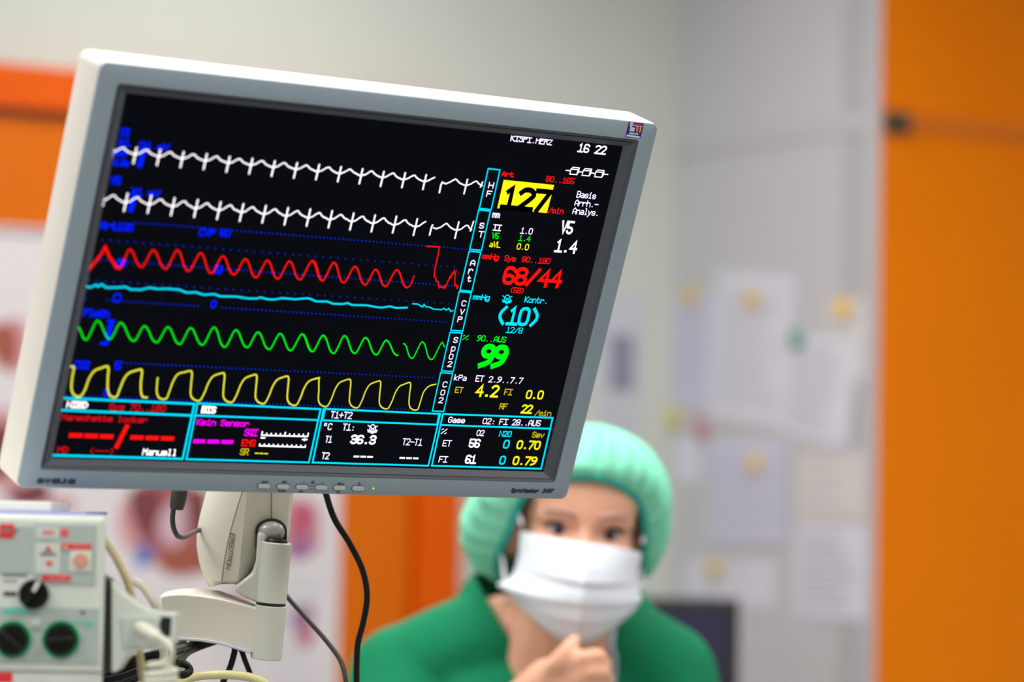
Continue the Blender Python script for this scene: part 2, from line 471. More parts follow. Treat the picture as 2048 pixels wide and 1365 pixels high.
words('E', 'II', 360, 1114, 440, 50, 'p', .0012, name='caption'); words('E', '1.0', 595, 1141, 708, 50, 'p')
words('E', 'V5', 350, 1183, 420, 48, 'g', .0012, name='caption'); words('E', '1.4', 580, 1203, 690, 48, 'g')
words('E', 'aVL', 330, 1255, 435, 48, 'y', .0011, name='caption'); words('E', '0.0', 563, 1276, 675, 50, 'y')
words('F', 'mmHg', 503, 184, 675, 52, 'r', .0013, name='caption'); words('F', 'Sys', 718, 205, 842, 55, 'r', name='caption'); words('F', '80..180', 888, 217, 1175, 55, 'r')
words('F', '68/44', 692, 432, 1300, 165, 'r', .0043, name='blood_pressure_reading')
words('F', '(53)', 772, 515, 922, 52, 'r')
words('F', 'mmHg', 413, 580, 585, 50, 'n', .0013, name='caption'); words('F', 'Kontr.', 915, 610, 1155, 55, 'n', .0012, name='caption')
words('F', '(10)', 626, 824, 1085, 172, 'n', .0040, name='venous_pressure_reading')
words('F', '12/8', 735, 906, 905, 55, 'n')
words('F', '%', 313, 975, 368, 45, 'g', name='caption'); words('F', '90..AUS', 452, 987, 745, 55, 'g')
words('F', '99', 462, 1246, 765, 216, 'g', .0066, name='oxygen_reading')
def bell(k, x, y, r, c):
    P = [(True, [(x-r*.55, y-r*.2), (x-r*.3, y-r*.75), (x+r*.15, y-r*.95), (x+r*.55, y-r*.6), (x+r*.62, y-r*.1), (x+r*.8, y+r*.5), (x-r*.75, y+r*.4)]),
         (False, [(x-r, y+r*.15), (x-r*.95, y+r*.62), (x+r*.7, y+r*.75), (x+r*.98, y+r*.3)]), (False, [(x-r*.45, y+r*.7), (x-r*.1, y+r), (x+r*.4, y+r*.75)]),
         (False, [(x-r*.95, y-r*.75), (x+r*.85, y+r*.6)]), (False, [(x+r*1.05, y-r*.6), (x-r*.9, y+r*.5)])]
    loops(k, P, c, .0009, 'bell_symbol')
bell('F', 750, 578, 44, 'n'); bell('I', 898, 485, 58, 'p')
words('J', 'kPa', 305, 187, 427, 50, 'p', name='caption'); words('J', 'ET', 500, 197, 583, 52, 'p', name='caption'); words('J', '2.9..7.7', 618, 205, 937, 52, 'p')
words('J', 'ET', 312, 300, 395, 50, 'Y', .0012, name='caption'); words('J', '4.2', 495, 335, 722, 105, 'y', .0027); words('J', 'FI', 760, 320, 842, 52, 'Y', .0012, name='caption')
words('J', '0.0', 955, 355, 1125, 75, 'y', .0019); words('J', 'RF', 717, 450, 797, 50, 'Y', .0012, name='caption'); words('J', '22', 913, 487, 1027, 75, 'y', .0020)
words('J', '/min', 1040, 508, 1195, 48, 'Y', name='caption')
# label boxes
def vbox(k, q, letters):
    loops(k, [(True, q)], 'c', .0012, 'label_box')
    for s, x0, y, x1, h in letters: words(k, s, x0, y, x1, h, 'p', .0011, name='caption')
vbox('E', [(325, 585), (425, 597), (350, 936), (249, 925)], [('H', 322, 753, 366, 50), ('F', 306, 824, 350, 48)])
vbox('E', [(244, 937), (343, 949), (267, 1284), (167, 1274)], [('S', 244, 1096, 284, 46), ('T', 234, 1172, 282, 50)])
vbox('F', [(380, 110), (493, 120), (406, 502), (291, 490)], [('A', 386, 251, 434, 55), ('r', 366, 334, 410, 72), ('t', 356, 408, 396, 55)])
vbox('F', [(283, 505), (401, 514), (317, 889), (202, 882)], [('C', 300, 645, 344, 52), ('V', 284, 728, 328, 50), ('P', 262, 802, 306, 52)])
vbox('F', [(194, 902), (311, 909), (224, 1284), (110, 1277)], [('S', 220, 1004, 264, 54), ('p', 200, 1086, 240, 62), ('0', 177, 1166, 219, 52), ('2', 163, 1238, 207, 52)])
vbox('J', [(186, 117), (296, 124), (214, 470), (111, 466)], [('C', 199, 250, 240, 50), ('0', 180, 323, 220, 48), ('2', 162, 394, 204, 50)])
# --- gas box
def panel_box(k, q, d):
    loops(k, [(True, q), (False, d)], 'c', .0017, 'panel_frame')
panel_box('J', [(207, 493), (1206, 528), (1100, 992), (106, 964)], [(186, 593), (1172, 627)])
words('J', 'Gase', 250, 572, 412, 50, 'p', name='caption'); words('J', 'O2:', 563, 585, 690, 52, 'p', name='caption'); words('J', 'FI', 715, 590, 802, 50, 'p', name='caption'); words('J', '28..AUS', 832, 596, 1098, 52, 'p')
words('J', '%', 187, 675, 237, 46, 'p', name='caption'); words('J', 'O2', 508, 692, 587, 50, 'p', name='caption'); words('J', 'N2O', 715, 699, 835, 50, 'n', .0013, name='caption'); words('J', 'Sev', 1013, 708, 1132, 50, 'Y', .0012, name='caption')
words('J', 'ET', 200, 787, 287, 52, 'p', name='caption'); words('J', '56', 437, 798, 550, 74, 'w', .0020); words('J', '0', 747, 808, 803, 74, 'n', .0020); words('J', '0.70', 870, 812, 1097, 74, 'y', .0020)
words('J', 'FI', 165, 933, 252, 52, 'p', name='caption'); words('J', '61', 402, 945, 517, 74, 'w', .0020); words('J', '0', 712, 953, 768, 74, 'n', .0020); words('J', '0.79', 835, 957, 1065, 74, 'y', .0020)
# --- temperature box
panel_box('I', [(292, 236), (1738, 300), (1590, 942), (154, 902)], [(270, 378), (1694, 432)])
loops('I', [(False, [(305, 240), (275, 375)])], 'c', .0022, 'panel_frame'); loops('I', [(False, [(1726, 300), (1702, 425)])], 'c', .0022, 'panel_frame')
words('I', 'T1+T2', 368, 352, 650, 80, 'p', name='caption'); words('I', '°C', 285, 497, 400, 78, 'p', name='caption'); words('I', 'T1:', 518, 503, 690, 78, 'p', name='caption')
words('I', 'T1', 303, 655, 402, 78, 'p', name='caption'); words('I', '36.3', 615, 671, 946, 106, 'w', .0022, name='temperature_reading'); words('I', 'T2-T1', 1258, 686, 1520, 78, 'p', name='caption'); words('I', 'T2', 258, 860, 367, 78, 'p', name='caption')
def dashes(k, x0, y0, x1, y1, n, gap, c, w):
    r = []; e = w*CROP[k][2]/.00052/2*n/(x1-x0)
    for i in range(n):
        a = (i+gap*.7+e)/n; b = (i+1-gap*.7-e)/n
        r.append([(x0+(x1-x0)*a, y0+(y1-y0)*a), (x0+(x1-x0)*b, y0+(y1-y0)*b)])
    trace(k, r, c, w, 'dash_reading')
dashes('I', 655, 827, 910, 834, 3, .12, 'w', .0017); dashes('I', 1225, 844, 1475, 852, 3, .12, 'w', .0017)
# --- sensor box
panel_box('H', [(178, 138), (1438, 198), (1318, 744), (64, 711)], [(150, 262), (1412, 310)])
words('H', 'BIS', 212, 238, 372, 68, 'w', .0017, name='caption'); words('H', 'Kein Sensor', 162, 362, 708, 62, 'm', .0014, name='caption')
words('H', 'SQI', 650, 472, 800, 68, 'm', .0015, name='caption'); words('H', 'EMG', 622, 578, 775, 66, 'r', .0015, name='caption'); words('H', 'SR', 607, 668, 707, 64, 'Y', .0013, name='caption')
tk = [[(835, 465), (1305, 479)]]
for i in range(11):
    x, y = 835+47*i, 465+1.4*i; h = 34 if i in (0, 5, 10) else 20
    tk.append([(x, y), (x+h*.2, y-h)])
tk += [[(830, 492), (866, 493)], [(1253, 509), (1298, 511)], [(1272, 520), (1278, 500)]]
trace('H', tk, 'w', .0012, 'scale_bar')
tk = [[(812, 573), (1280, 587)]]
for i in range(11): tk.append([(812+46.8*i, 573+1.4*i), (815+46.8*i, 556+1.4*i)])
trace('H', tk, 'w', .0012, 'scale_bar')
dashes('H', 122, 525, 556, 536, 3, .12, 'm', .0036); dashes('H', 762, 650, 904, 655, 3, .1, 'y', .0010)
# --- cuff box
loops('G', [(False, [(582, 440), (1768, 492), (1660, 993), (488, 960)]), (False, [(560, 549), (1745, 598)])], 'c', .0020, 'panel_frame')
words('G', 'NIBD', 600, 527, 802, 56, 'w', .0015, name='caption'); words('G', 'Sys 70..180', 985, 545, 1510, 56, 'R', .0016, name='caption')
words('G', 'Manschette locker', 555, 640, 1342, 52, 'R', .0016, name='caption')
dashes('G', 618, 777, 1038, 791, 3, .1, 'r', .0040); dashes('G', 1176, 796, 1590, 809, 3, .1, 'r', .0040)
trace('G', [[(1062, 878), (1152, 700)]], 'r', .0042, 'slash_reading')
words('G', 'MD', 515, 932, 628, 48, 'R', .0016, name='caption'); words('G', '(---)', 808, 944, 1042, 48, 'R', .0011, name='caption'); words('G', 'Manuell', 1290, 958, 1612, 56, 'w', .0013, name='caption')
# --- blue captions
for s, x0, y0, x1, h in (('II', 540, 652, 618, 46), ('X1', 528, 722, 620, 44), ('01', 672, 738, 768, 44), ('mV', 797, 752, 886, 44), ('50Hz', 505, 790, 618, 40), ('0.5s', 497, 858, 612, 44),
                         ('V5', 472, 985, 558, 54), ('X1', 616, 1060, 706, 48), ('mV', 732, 1068, 826, 46), ('Art100', 408, 1292, 642, 52), ('CVP', 1078, 1338, 1198, 50), ('60', 1222, 1342, 1305, 50)):
    words('A', s, x0, y0, x1, h, 'b', .0018, z=.0002, name='caption')
trace('A', [[(708, 750), (682, 850)]], 'b', .0050, 'scale_mark', z=.0002); trace('A', [[(642, 1068), (620, 1155)]], 'b', .0050, 'scale_mark', z=.0002)
for s, x0, y0, x1, h in (('50', 520, 388, 592, 52), ('50', 1183, 436, 1250, 54), ('0', 492, 632, 546, 60), ('0', 1160, 670, 1198, 52), ('Pleth', 292, 728, 480, 52), ('CO2', 228, 1084, 342, 52), ('5', 502, 1092, 550, 54), ('0', 428, 1272, 466, 48)):
    words('C', s, x0, y0, x1, h, 'b', .0018, z=.0002, name='caption')
trace('C', [[(492, 760), (455, 912)], [(470, 760), (500, 762)], [(465, 800), (488, 802)], [(458, 842), (478, 844)], [(420, 912), (455, 914)]], 'b', .0030, 'scale_mark', z=.0002)
def dotted(a, b, step, ln, w=.0010, skip=()):
    (u0, v0), (u1, v1) = a, b; n = int((u1-u0)/step); mb = MB()
    for i in range(n+1):
        u = u0+i*step
        if any(s0 < u < s1 for s0, s1 in skip): continue
        v = v0+(v1-v0)*i/max(n, 1)
        mb.add([(u, v-w/2, .00015), (u+ln, v-w/2, .00015), (u+ln, v+w/2, .00015), (u, v+w/2, .00015)], [(0, 1, 2, 3)])
    mb.build('grid_line', emit('screen light grid', (0, 50, 245), 1.2), screen, fix=False)['kind'] = 'stuff'
def D_(x, y): return cp('D', x, y)
def C_(x, y): return cp('C', x, y)
dotted(C_(640, 85), D_(1140, 255), .0040, .0010)
dotted(C_(420, 205), D_(1110, 375), .0078, .0010)
dotted(C_(400, 340), D_(1062, 495), .0040, .0010)
dotted(C_(330, 480), D_(1055, 612), .0078, .0010)
dotted(C_(310, 607), D_(1030, 731), .0040, .0010, skip=((C_(440, 0)[0], C_(565, 0)[0]), (C_(1095, 660)[0], C_(1225, 660)[0])))
dotted(C_(560, 1045), D_(945, 1093), .0040, .0010)
dotted(C_(180, 1266), D_(905, 1305), .0040, .0010)
# --- curves
def ecg_curve(u_s, period, nbeats, base, top, bot, hump, ustart, gap, uend, name):
    """spikes at u_s + k*period; gap = (from, to) where the sweep has erased the curve"""
    runs = [[]]
    def put(u, v):
        if gap[0] < u < gap[1]:
            if runs[-1]: runs.append([])
            return
        if u < ustart or u > uend: return
        runs[-1].append((u, v))
    mb = MB()
    for k in range(-1, nbeats):
        u = u_s+k*period; j = random.uniform(-.0004, .0004)
        if ustart < u < uend and not (gap[0]-.001 < u < gap[1]+.005):
            ribbon(mb, [(u, top+j), (u-.0002, bot+j)], .0013, ZI)
        for f, h in ((.03, 0), (.08, .15), (.16, .22), (.26, .55), (.34, .82), (.42, 1), (.5, .92), (.56, .62), (.62, .5), (.7, .3), (.78, .26), (.86, .06), (.92, .08), (.97, 0)):
            put(u+f*period, base+h*hump+random.uniform(-.0002, .0002))
    for r in runs:
        if len(r) > 1: ribbon(mb, r, .0010, ZI)
    return mb
# first trace
e1 = ecg_curve(-.2398, .02242, 16, .1110, .1168, .1035, .0048, cp('A', 497, 740)[0], (cp('B', 1238, 800)[0], cp('B', 1290, 835)[0]), cp('B', 1662, 860)[0], 'e')
ribbon(e1, [cp('B', 1292, 840), cp('B', 1280, 870), cp('B', 1267, 932)], .0013, ZI); ribbon(e1, [cp('B', 1640, 883), cp('B', 1660, 838)], .0011, ZI)
ribbon(e1, [cp('A', 490, 800), cp('A', 502, 742)], .0013, ZI)
e1.build('ecg_curve', ink('w'), screen, fix=False)
u0 = cp('A', 587, 1100)[0]; u9 = cp('B', 1050, 1245)[0]
n_ = round((u9-u0)/.02242); pr = (u9-u0)/n_
vt = cp('B', 678, 1128)[1]; vb = cp('B', 655, 1297)[1]; vh = cp('B', 560, 1150)[1]; vl = cp('B', 640, 1212)[1]
e2 = ecg_curve(u0, pr, 17, vl, vt-.001, vb+.001, vh-vl, cp('A', 430, 1080)[0], (cp('B', 1145, 1200)[0], cp('B', 1205, 1230)[0]), cp('B', 1578, 1240)[0], 'e')
ribbon(e2, [cp('B', 1205, 1230), cp('B', 1195, 1250), cp('B', 1178, 1318)], .0013, ZI); ribbon(e2, [cp('B', 1548, 1283), cp('B', 1578, 1197)], .0011, ZI)
ribbon(e2, [cp('A', 428, 1130), cp('A', 436, 1065)], .0013, ZI)
e2.build('ecg_curve', ink('w'), screen, fix=False)
def hump_run(seq, n=10):
    out = []
    for i in range(len(seq)-1):
        (a, b), (c, d) = seq[i], seq[i+1]; up = d > b
        for k in range(n):
            t = k/n
            s = (1-math.cos(math.pi*t))/2
            s = s**1.0 if up else 1-(1-s)**1.15
            out.append((a+(c-a)*t, b+(d-b)*s))
    out.append(seq[-1]); return out
def seq(pts): return [cp(*p) for p in pts]
red = MB()
ribbon(red, [cp('C', 335, 405), cp('C', 365, 370), cp('C', 390, 335), cp('C', 415, 305), cp('C', 445, 250), cp('C', 470, 315), cp('C', 500, 360), cp('C', 520, 395), cp('C', 545, 398)], .0024, ZI)
pk = [('C', 610, 270), ('C', 770, 275), ('C', 935, 275), ('C', 1095, 295), ('C', 1245, 315), ('C', 1400, 335), ('C', 1550, 345), ('C', 1700, 350), ('C', 1855, 350), ('D', 145, 328), ('D', 283, 342), ('D', 420, 368), ('D', 555, 387), ('D', 692, 390)]
tr = [('C', 545, 395), ('C', 695, 390), ('C', 860, 402), ('C', 1015, 417), ('C', 1170, 432), ('C', 1325, 442), ('C', 1475, 461), ('C', 1625, 470), ('C', 1775, 476), ('C', 1930, 483), ('D', 212, 460), ('D', 350, 473), ('D', 490, 487), ('D', 620, 497), ('D', 762, 505)]
s = [q for ab in zip(tr, pk) for q in ab]+[tr[-1]]
ribbon(red, hump_run(seq(s)), .0014, ZI); ribbon(red, seq([('D', 762, 505), ('D', 782, 490), ('D', 805, 430)]), .0010, ZI)
jag = [('D', 890, 237), ('D', 968, 240), ('D', 962, 290), ('D', 948, 350), ('D', 940, 390), ('D', 936, 435), ('D', 946, 440), ('D', 948, 462), ('D', 962, 468), ('D', 970, 507), ('D', 980, 497), ('D', 990, 507), ('D', 998, 495), ('D', 1006, 510),
       ('D', 1018, 480), ('D', 1030, 455), ('D', 1040, 432), ('D', 1046, 442), ('D', 1052, 410), ('D', 1060, 420), ('D', 1066, 392), ('D', 1072, 415), ('D', 1080, 390), ('D', 1070, 440), ('D', 1070, 492), ('D', 1080, 488), ('D', 1085, 512), ('D', 1094, 495)]
ribbon(red, seq(jag), .0011, ZI)
red.build('arterial_curve', ink('r'), screen, fix=False)
cy_ = [('C', x, y) for x, y in ((310, 520), (340, 530), (380, 512), (395, 524), (415, 508), (432, 515), (450, 530), (520, 530), (580, 525), (620, 543), (690, 545), (745, 530), (800, 540), (870, 538), (950, 545), (1000, 565), (1060, 562), (1120, 580), (1190, 575), (1230, 590), (1340, 592), (1420, 605), (1480, 605), (1505, 597), (1550, 610), (1600, 612), (1650, 602), (1740, 610), (1820, 603))]
cy_ += [('D', x, y) for x, y in ((130, 578), (170, 595), (240, 595), (280, 610), (340, 612), (375, 605), (400, 618), (500, 620), (560, 632), (600, 635), (645, 627), (690, 637), (760, 635))]
cv = MB(); ribbon(cv, seq(cy_), .0016, ZI)
ribbon(cv, seq([('D', x, y) for x, y in ((797, 610), (830, 612), (860, 632), (870, 614), (880, 629), (910, 633), (930, 645), (985, 648), (1000, 640), (1015, 652), (1030, 640), (1045, 661), (1058, 655))]), .0011, ZI)
cv.build('venous_curve', ink('n'), screen, fix=False)
pk = [('C', 390, 757), ('C', 548, 770), ('C', 710, 793), ('C', 870, 800), ('C', 1025, 806), ('C', 1185, 801), ('C', 1335, 820), ('C', 1485, 835), ('C', 1637, 845), ('C', 1787, 848), ('D', 75, 806), ('D', 213, 816), ('D', 352, 818), ('D', 488, 830), ('D', 623, 848)]
tr = [('C', 315, 887), ('C', 480, 882), ('C', 642, 895), ('C', 797, 905), ('C', 955, 917), ('C', 1110, 922), ('C', 1262, 937), ('C', 1415, 939), ('C', 1565, 952), ('C', 1713, 960), ('C', 1862, 969), ('D', 147, 921), ('D', 285, 933), ('D', 423, 933), ('D', 562, 942)]
s = [('C', 255, 800)]+[q for ab in zip(tr, pk) for q in ab]
gr = MB(); ribbon(gr, hump_run(seq(s))+hump_run(seq([('D', 623, 848), ('D', 700, 946)]))[1:], .0013, ZI)
ribbon(gr, hump_run(seq([('D', 738, 870), ('D', 793, 966), ('D', 858, 858), ('D', 920, 974), ('D', 990, 861)]))+[cp('D', 1003, 890)], .0011, ZI)
gr.build('pleth_curve', ink('g'), screen, fix=False)
def co2(pts, w): ribbon(ye, [(v.x, v.y) for v in spline([Vector((*q, 0)) for q in seq(pts)], 5)], w, ZI)
ye = MB()
co2([('C', 205, 1070), ('C', 228, 1072), ('C', 218, 1150), ('C', 215, 1230), ('C', 238, 1268), ('C', 275, 1272), ('C', 305, 1230), ('C', 335, 1150), ('C', 372, 1098), ('C', 415, 1080), ('C', 462, 1070), ('C', 462, 1150), ('C', 463, 1230), ('C', 480, 1270), ('C', 518, 1278),
     ('C', 545, 1220), ('C', 575, 1150), ('C', 605, 1115), ('C', 650, 1098), ('C', 692, 1092), ('C', 688, 1170), ('C', 688, 1240), ('C', 700, 1276), ('C', 728, 1281)], .0018)
q = [('C', 802, 1148), ('C', 797, 1200), ('C', 797, 1250), ('C', 815, 1285), ('C', 858, 1290), ('C', 882, 1240), ('C', 908, 1170), ('C', 940, 1122), ('C', 985, 1108), ('C', 1032, 1102)]
def cyc(k, x, y0, yb, wd):      # fall, trough, rise, plateau
    s = wd/218.0
    return [(k, x+(-2)*s, y0+(yb-y0)*.45), (k, x-4*s, y0+(yb-y0)*.8), (k, x+14*s, yb-10*s), (k, x+54*s, yb), (k, x+85*s, yb-(yb-y0)*.25), (k, x+112*s, yb-(yb-y0)*.6), (k, x+142*s, y0+(yb-y0)*.17), (k, x+180*s, y0+(yb-y0)*.08)]
q += cyc('C', 1032, 1105, 1302, 225)+[('C', 1255, 1116)]+cyc('C', 1255, 1118, 1313, 220)+[('C', 1475, 1127)]+cyc('C', 1475, 1128, 1322, 218)+[('C', 1692, 1138)]
q += cyc('C', 1692, 1140, 1334, 214)+[('C', 1905, 1147)]
co2(q, .0015)
q = [('C', 1903, 1146), ('D', 187, 1094)]
q += cyc('D', 188, 1094, 1278, 202)+[('D', 390, 1103)]+cyc('D', 390, 1106, 1286, 196)+[('D', 585, 1114)]+cyc('D', 584, 1118, 1293, 195)+[('D', 780, 1123)]
q += [('D', 776, 1200), ('D', 773, 1260), ('D', 786, 1292), ('D', 825, 1301), ('D', 846, 1250), ('D', 870, 1180), ('D', 905, 1145), ('D', 947, 1133)]
co2(q, .0012)
ye.build('gas_curve', emit('screen light gas', (236, 232, 60), 1.05), screen, fix=False)

# bezel print, buttons, sticker
ZB = .0062
M_print = mat('dark bezel print', (40, 52, 66), .5)
def btext(k, s, x0, y0, x1, h, w, shear=0, m=M_print, z=ZB, name='lettering', parent=None):
    x1 -= .2*h
    u0, v0 = cp(k, x0, y0, .006); u1, _ = cp(k, x1, y0, .006); cap = (cp(k, x0, y0-h, .006)[1]-v0)*1.15
    mb = MB()
    for pts, cl in text_lines(s, u0+w*.45, v0+w*.45, u1-w*.45, cap-w*.9, shear): ribbon(mb, pts, w, z, cl)
    return mb.build(name, m, parent or mon, fix=False)
btext('G', 'S^MSUNG', 332, 1217, 692, 44, .0017)
btext('J', 'SyncMaster', 822, 1209, 1086, 36, .0014, .22)
btext('J', '243T', 1108, 1213, 1216, 36, .0014, .22)
for s, x0, y0, x1, h in (('Auto', 836, 950, 902, 20), ('Exit', 1042, 954, 1094, 20), ('Source', 1002, 1047, 1084, 20), ('-', 1250, 958, 1276, 20), ('+', 1442, 964, 1470, 22), ('Menu', 1606, 970, 1680, 20)):
    btext('H', s, x0, y0, x1, h, .0005, .1)
def bloops(k, polys, w, name, m=M_print):
    mb = MB()
    for cl, r in polys: ribbon(mb, [cp(k, *q, .006) for q in r], w, ZB, cl)
    mb.build(name, m, mon, fix=False)
def circ(x, y, r, n=12, a0=0, a1=360): return [(x+r*math.cos(math.radians(a0+(a1-a0)*i/n)), y+r*math.sin(math.radians(a0+(a1-a0)*i/n))) for i in range(n+(0 if a1-a0 == 360 else 1))]
sun = [(True, circ(1359, 949, 9))]+[(False, [(1359+13*math.cos(a), 949+13*math.sin(a)), (1359+20*math.cos(a), 949+20*math.sin(a))]) for a in [i*math.pi/4 for i in range(8)]]
bloops('H', sun, .0005, 'sun_symbol')
bloops('H', [(False, circ(1832, 964, 13, 12, -60, 240)), (False, [(1834, 948), (1832, 962)])], .0005, 'power_symbol')
bloops('H', [(True, circ(1618, 1050, 14)), (False, [(1626, 1044), (1624, 1052), (1612, 1053)])], .0005, 'enter_symbol')
bloops('H', [(False, [(1222, 1050), (1232, 1040), (1240, 1050), (1244, 1034), (1252, 1050)])], .0008, 'volume_symbol')
M_btn = mat('silver button', (196, 200, 198), .3, .2, var=.01)
M_btn_rim = mat('button rim', (84, 84, 100), .5)
for x, y in ((856, 986), (1053, 991), (1246, 996), (1444, 1000), (1630, 1004), (1820, 1009)):
    u, v = cp('H', x, y, .006); r = .0021; hw = .0062
    st = lambda k, z: [Vector((p.x+u, p.y+v, z)) for p in rrect(hw+k, r+k, r+k-.0001, 0)]
    b = MB().rings([st(0, .006), st(0, .0072), st(-.0005, .0078)]).build('button', M_btn, mon, 'auto')
    MB().rings([st(.0006, .0058), st(.0006, .0063)]).build('button_rim', M_btn_rim, b)
ua, va = cp('H', 1300, 997, .006); ub, vb_ = cp('H', 1392, 1001, .006)
MB().box(((ua+ub)/2, (va+vb_)/2, .0064), (ub-ua, .0020, .0008)).build('button_link', M_btn_rim, mon)
MB().box(((ua+ub)/2, (va+vb_)/2, .0066), (ub-ua-.0006, .0014, .0008)).build('button_link', M_bezel, mon)
u, v = cp('H', 1980, 1012, .006)
MB().lathe([(.0011, .0055), (.0011, .0064), (.0006, .0068), (0, .0068)], (u, v, 0), (0, 0, 1), 14).build('power_light', emit('power light', (190, 230, 0), 1.0), mon)
# blue quality sticker
q = [cp('E', *p, .006) for p in ((1528, 184), (1655, 201), (1621, 330), (1493, 314))]
uc = sum(a for a, b in q)/4; vc = sum(b for a, b in q)/4; sw = (q[1][0]-q[0][0])/2; sh = (q[0][1]-q[3][1])/2
sticker = MB().rings([[Vector((p.x+uc, p.y+vc, z)) for p in rrect(sw, sh, .0012, 0)] for z in (.0060, .0064)]).build('sticker', mat('blue sticker', (24, 26, 148), .35, var=.02), mon)
M_sw = mat('sticker white', (225, 230, 240), .5); M_so = mat('sticker orange', (250, 120, 20), .5); M_sy = mat('sticker yellow', (245, 190, 20), .5)
btext('E', 'Tco', 1522, 264, 1578, 42, .0011, 0, M_sw, .0066, 'lettering', sticker)
btext('E', "'0", 1572, 272, 1606, 42, .0011, 0, M_so, .0066, 'lettering', sticker)
btext('E', '3', 1608, 276, 1630, 42, .0011, 0, M_sy, .0066, 'lettering', sticker)
btext('E', 'DISPLAYS', 1526, 290, 1606, 14, .0005, 0, M_sw, .0066, 'lettering', sticker)
mb = MB()
for a, b in (((1527, 212), (1640, 227)), ((1502, 296), (1618, 311))): ribbon(mb, [cp('E', *a, .006), cp('E', *b, .006)], .0005, .0066)
mb.build('line', M_sw, sticker, fix=False)
mb = MB(); ribbon(mb, [cp('E', 1560, 203, .006), cp('E', 1634, 213, .006)], .0016, .0066); mb.build('line', mat('sticker red', (210, 40, 40), .5), sticker, fix=False)
mb = MB(); ribbon(mb, [cp('E', 1542, 198, .006), cp('E', 1556, 201, .006)], .0022, .0066); ribbon(mb, [cp('E', 1508, 305, .006), cp('E', 1610, 318, .006)], .0012, .0066); mb.build('line', M_sw, sticker, fix=False)

# ------------------------------------------------------------------ monitor arm
AD = 2.84
M_arm = mat('ivory arm plastic', (216, 211, 199), .4, var=.02, scale=80)
M_arm_g = mat('ivory arm metal', (206, 208, 198), .35, .05, var=.02, scale=80)
M_blk = mat('black plastic', (18, 18, 20), .35, var=.1)
M_cable = mat('black cable', (7, 7, 9), .3, var=.1, spec=.3)
M_cable_g = mat('dark grey cable', (58, 56, 52), .4, var=.1)
SHELF_Z = 1.05
post_p = px(338, 1240, 2.865)
arm = empty('monitor_arm', Matrix.Translation((post_p.x, post_p.y, SHELF_Z)))
tag(arm, 'ivory jointed arm carrying the large monitor', 'monitor arm')
def apr(name, outline, d0, d1, m, bevel=.003, parent=None):
    return MB().prism([px(x, y, d0) for x, y in outline], [px(x, y, d1) for x, y in outline]).build(name, m, parent or arm, bevel=bevel, world=True)
# upper link shell
def row(y, L, G, Rg, R, dl=0, dr=0):
    q = [(L, y, 2.885+dl), (L+(G-L)*.12, y, 2.862+dl), (L+(G-L)*.4, y, 2.848), (L+(G-L)*.75, y, 2.843), (G-2, y, 2.8415), (G, y, 2.8435), (G+2, y, 2.8412), (Rg-3, y, 2.842), (Rg+4, y, 2.847), (R-6, y, 2.872+dr), (R, y, 2.884+dr), (R-4, y, 2.925), (L+6, y, 2.925)]
    return [px(*p) for p in q]
rows = [row(850, 462, 540, 552, 640), row(920, 434, 510, 520, 610), row(985, 412, 485, 497, 587), row(1030, 400, 471, 493, 583), row(1062, 394, 462, 489, 580), row(1092, 393, 455, 486, 574),
        row(1125, 398, 449, 483, 548), row(1150, 406, 446, 480, 520), row(1163, 411, 444, 476, 508)]
rows.append([px(min(max(to_px(p)[0]+4, 418), 492), (1174, 1175, 1174, 1170, 1166, 1166, 1166, 1171, 1173, 1160, 1158, 1168, 1170)[k], 2.852 if 1 < k < 9 else 2.89) for k, p in enumerate(rows[-1])])
link = MB().rings(rows).build('upper_link', M_arm, arm, 'auto', world=True)
# seam line on the link
MB().tube([px(543, 985, 2.858), px(543, 1038, 2.860)], .0004, 6).build('seam', mat('seam grey', (70, 66, 62), .6), link, world=True)
# lettering along the link, reading downwards
def arm_text(s, p0, p1, h, d, m):
    a, b = Vector((p0[0], p0[1], 0)), Vector((p1[0], p1[1], 0)); t = (b-a); L = t.length; t /= L; n = Vector((-t.y, t.x, 0))*-1
    mb = MB()
    for pts, cl in text_lines(s, 0, 0, L, h, .25):
        ribbon(mb, pts, 1.3, 0, cl, M=lambda v: tuple(px(a.x+t.x*v[0]+n.x*v[1], a.y+t.y*v[0]+n.y*v[1], d)))
    return mb.build('lettering', m, link, fix=False, world=True)
arm_text('ERGOTRON', (462, 1067), (452, 1137), 8.5, 2.8405, mat('arm print', (70, 62, 74), .5))
# opening and tongue of the joint
def arch(x0, x1, y0, y1, n=10):
    c = (x0+x1)/2; r = (x1-x0)/2
    return [(x0, y1)]+[(c-r*math.cos(math.pi*k/n), y0+r*.8-r*.8*math.sin(math.pi*k/n)) for k in range(n+1)]+[(x1, y1)]
apr('joint_recess', arch(511, 574, 1037, 1100), 2.850, 2.88, M_blk, .001)
apr('joint_tongue', arch(516, 570, 1043, 1086), 2.840, 2.874, mat('grey joint metal', (168, 170, 164), .3, .25, var=.02), .009)
ax = (px(541, 1318, AD)-px(553, 1085, AD)).normalized()
def axis_at(y):
    t = (y-1085)/(1318-1085); return px(553-21*t, 1085+(1318-1085)*t, AD)
h1 = (axis_at(1205)-axis_at(1085)).length
rc = .0146
up = (axis_at(1085)-axis_at(1205)).normalized()
uc = MB().lathe([(rc-.003, .004), (rc, 0), (rc, h1-.001), (rc-.001, h1), (rc-.003, h1), (rc-.003, h1-.014), (0, h1-.014)], axis_at(1205), up, 40).build('joint_tube', M_arm_g, arm, 'auto', world=True)
MB().lathe([(.0105, 0), (.0105, .0150), (.0095, .0165), (.005, .0165), (.005, .0155), (0, .0155)], axis_at(1085)-up*.0135, up, 20).build('bolt', M_blk, uc, 'auto', world=True)
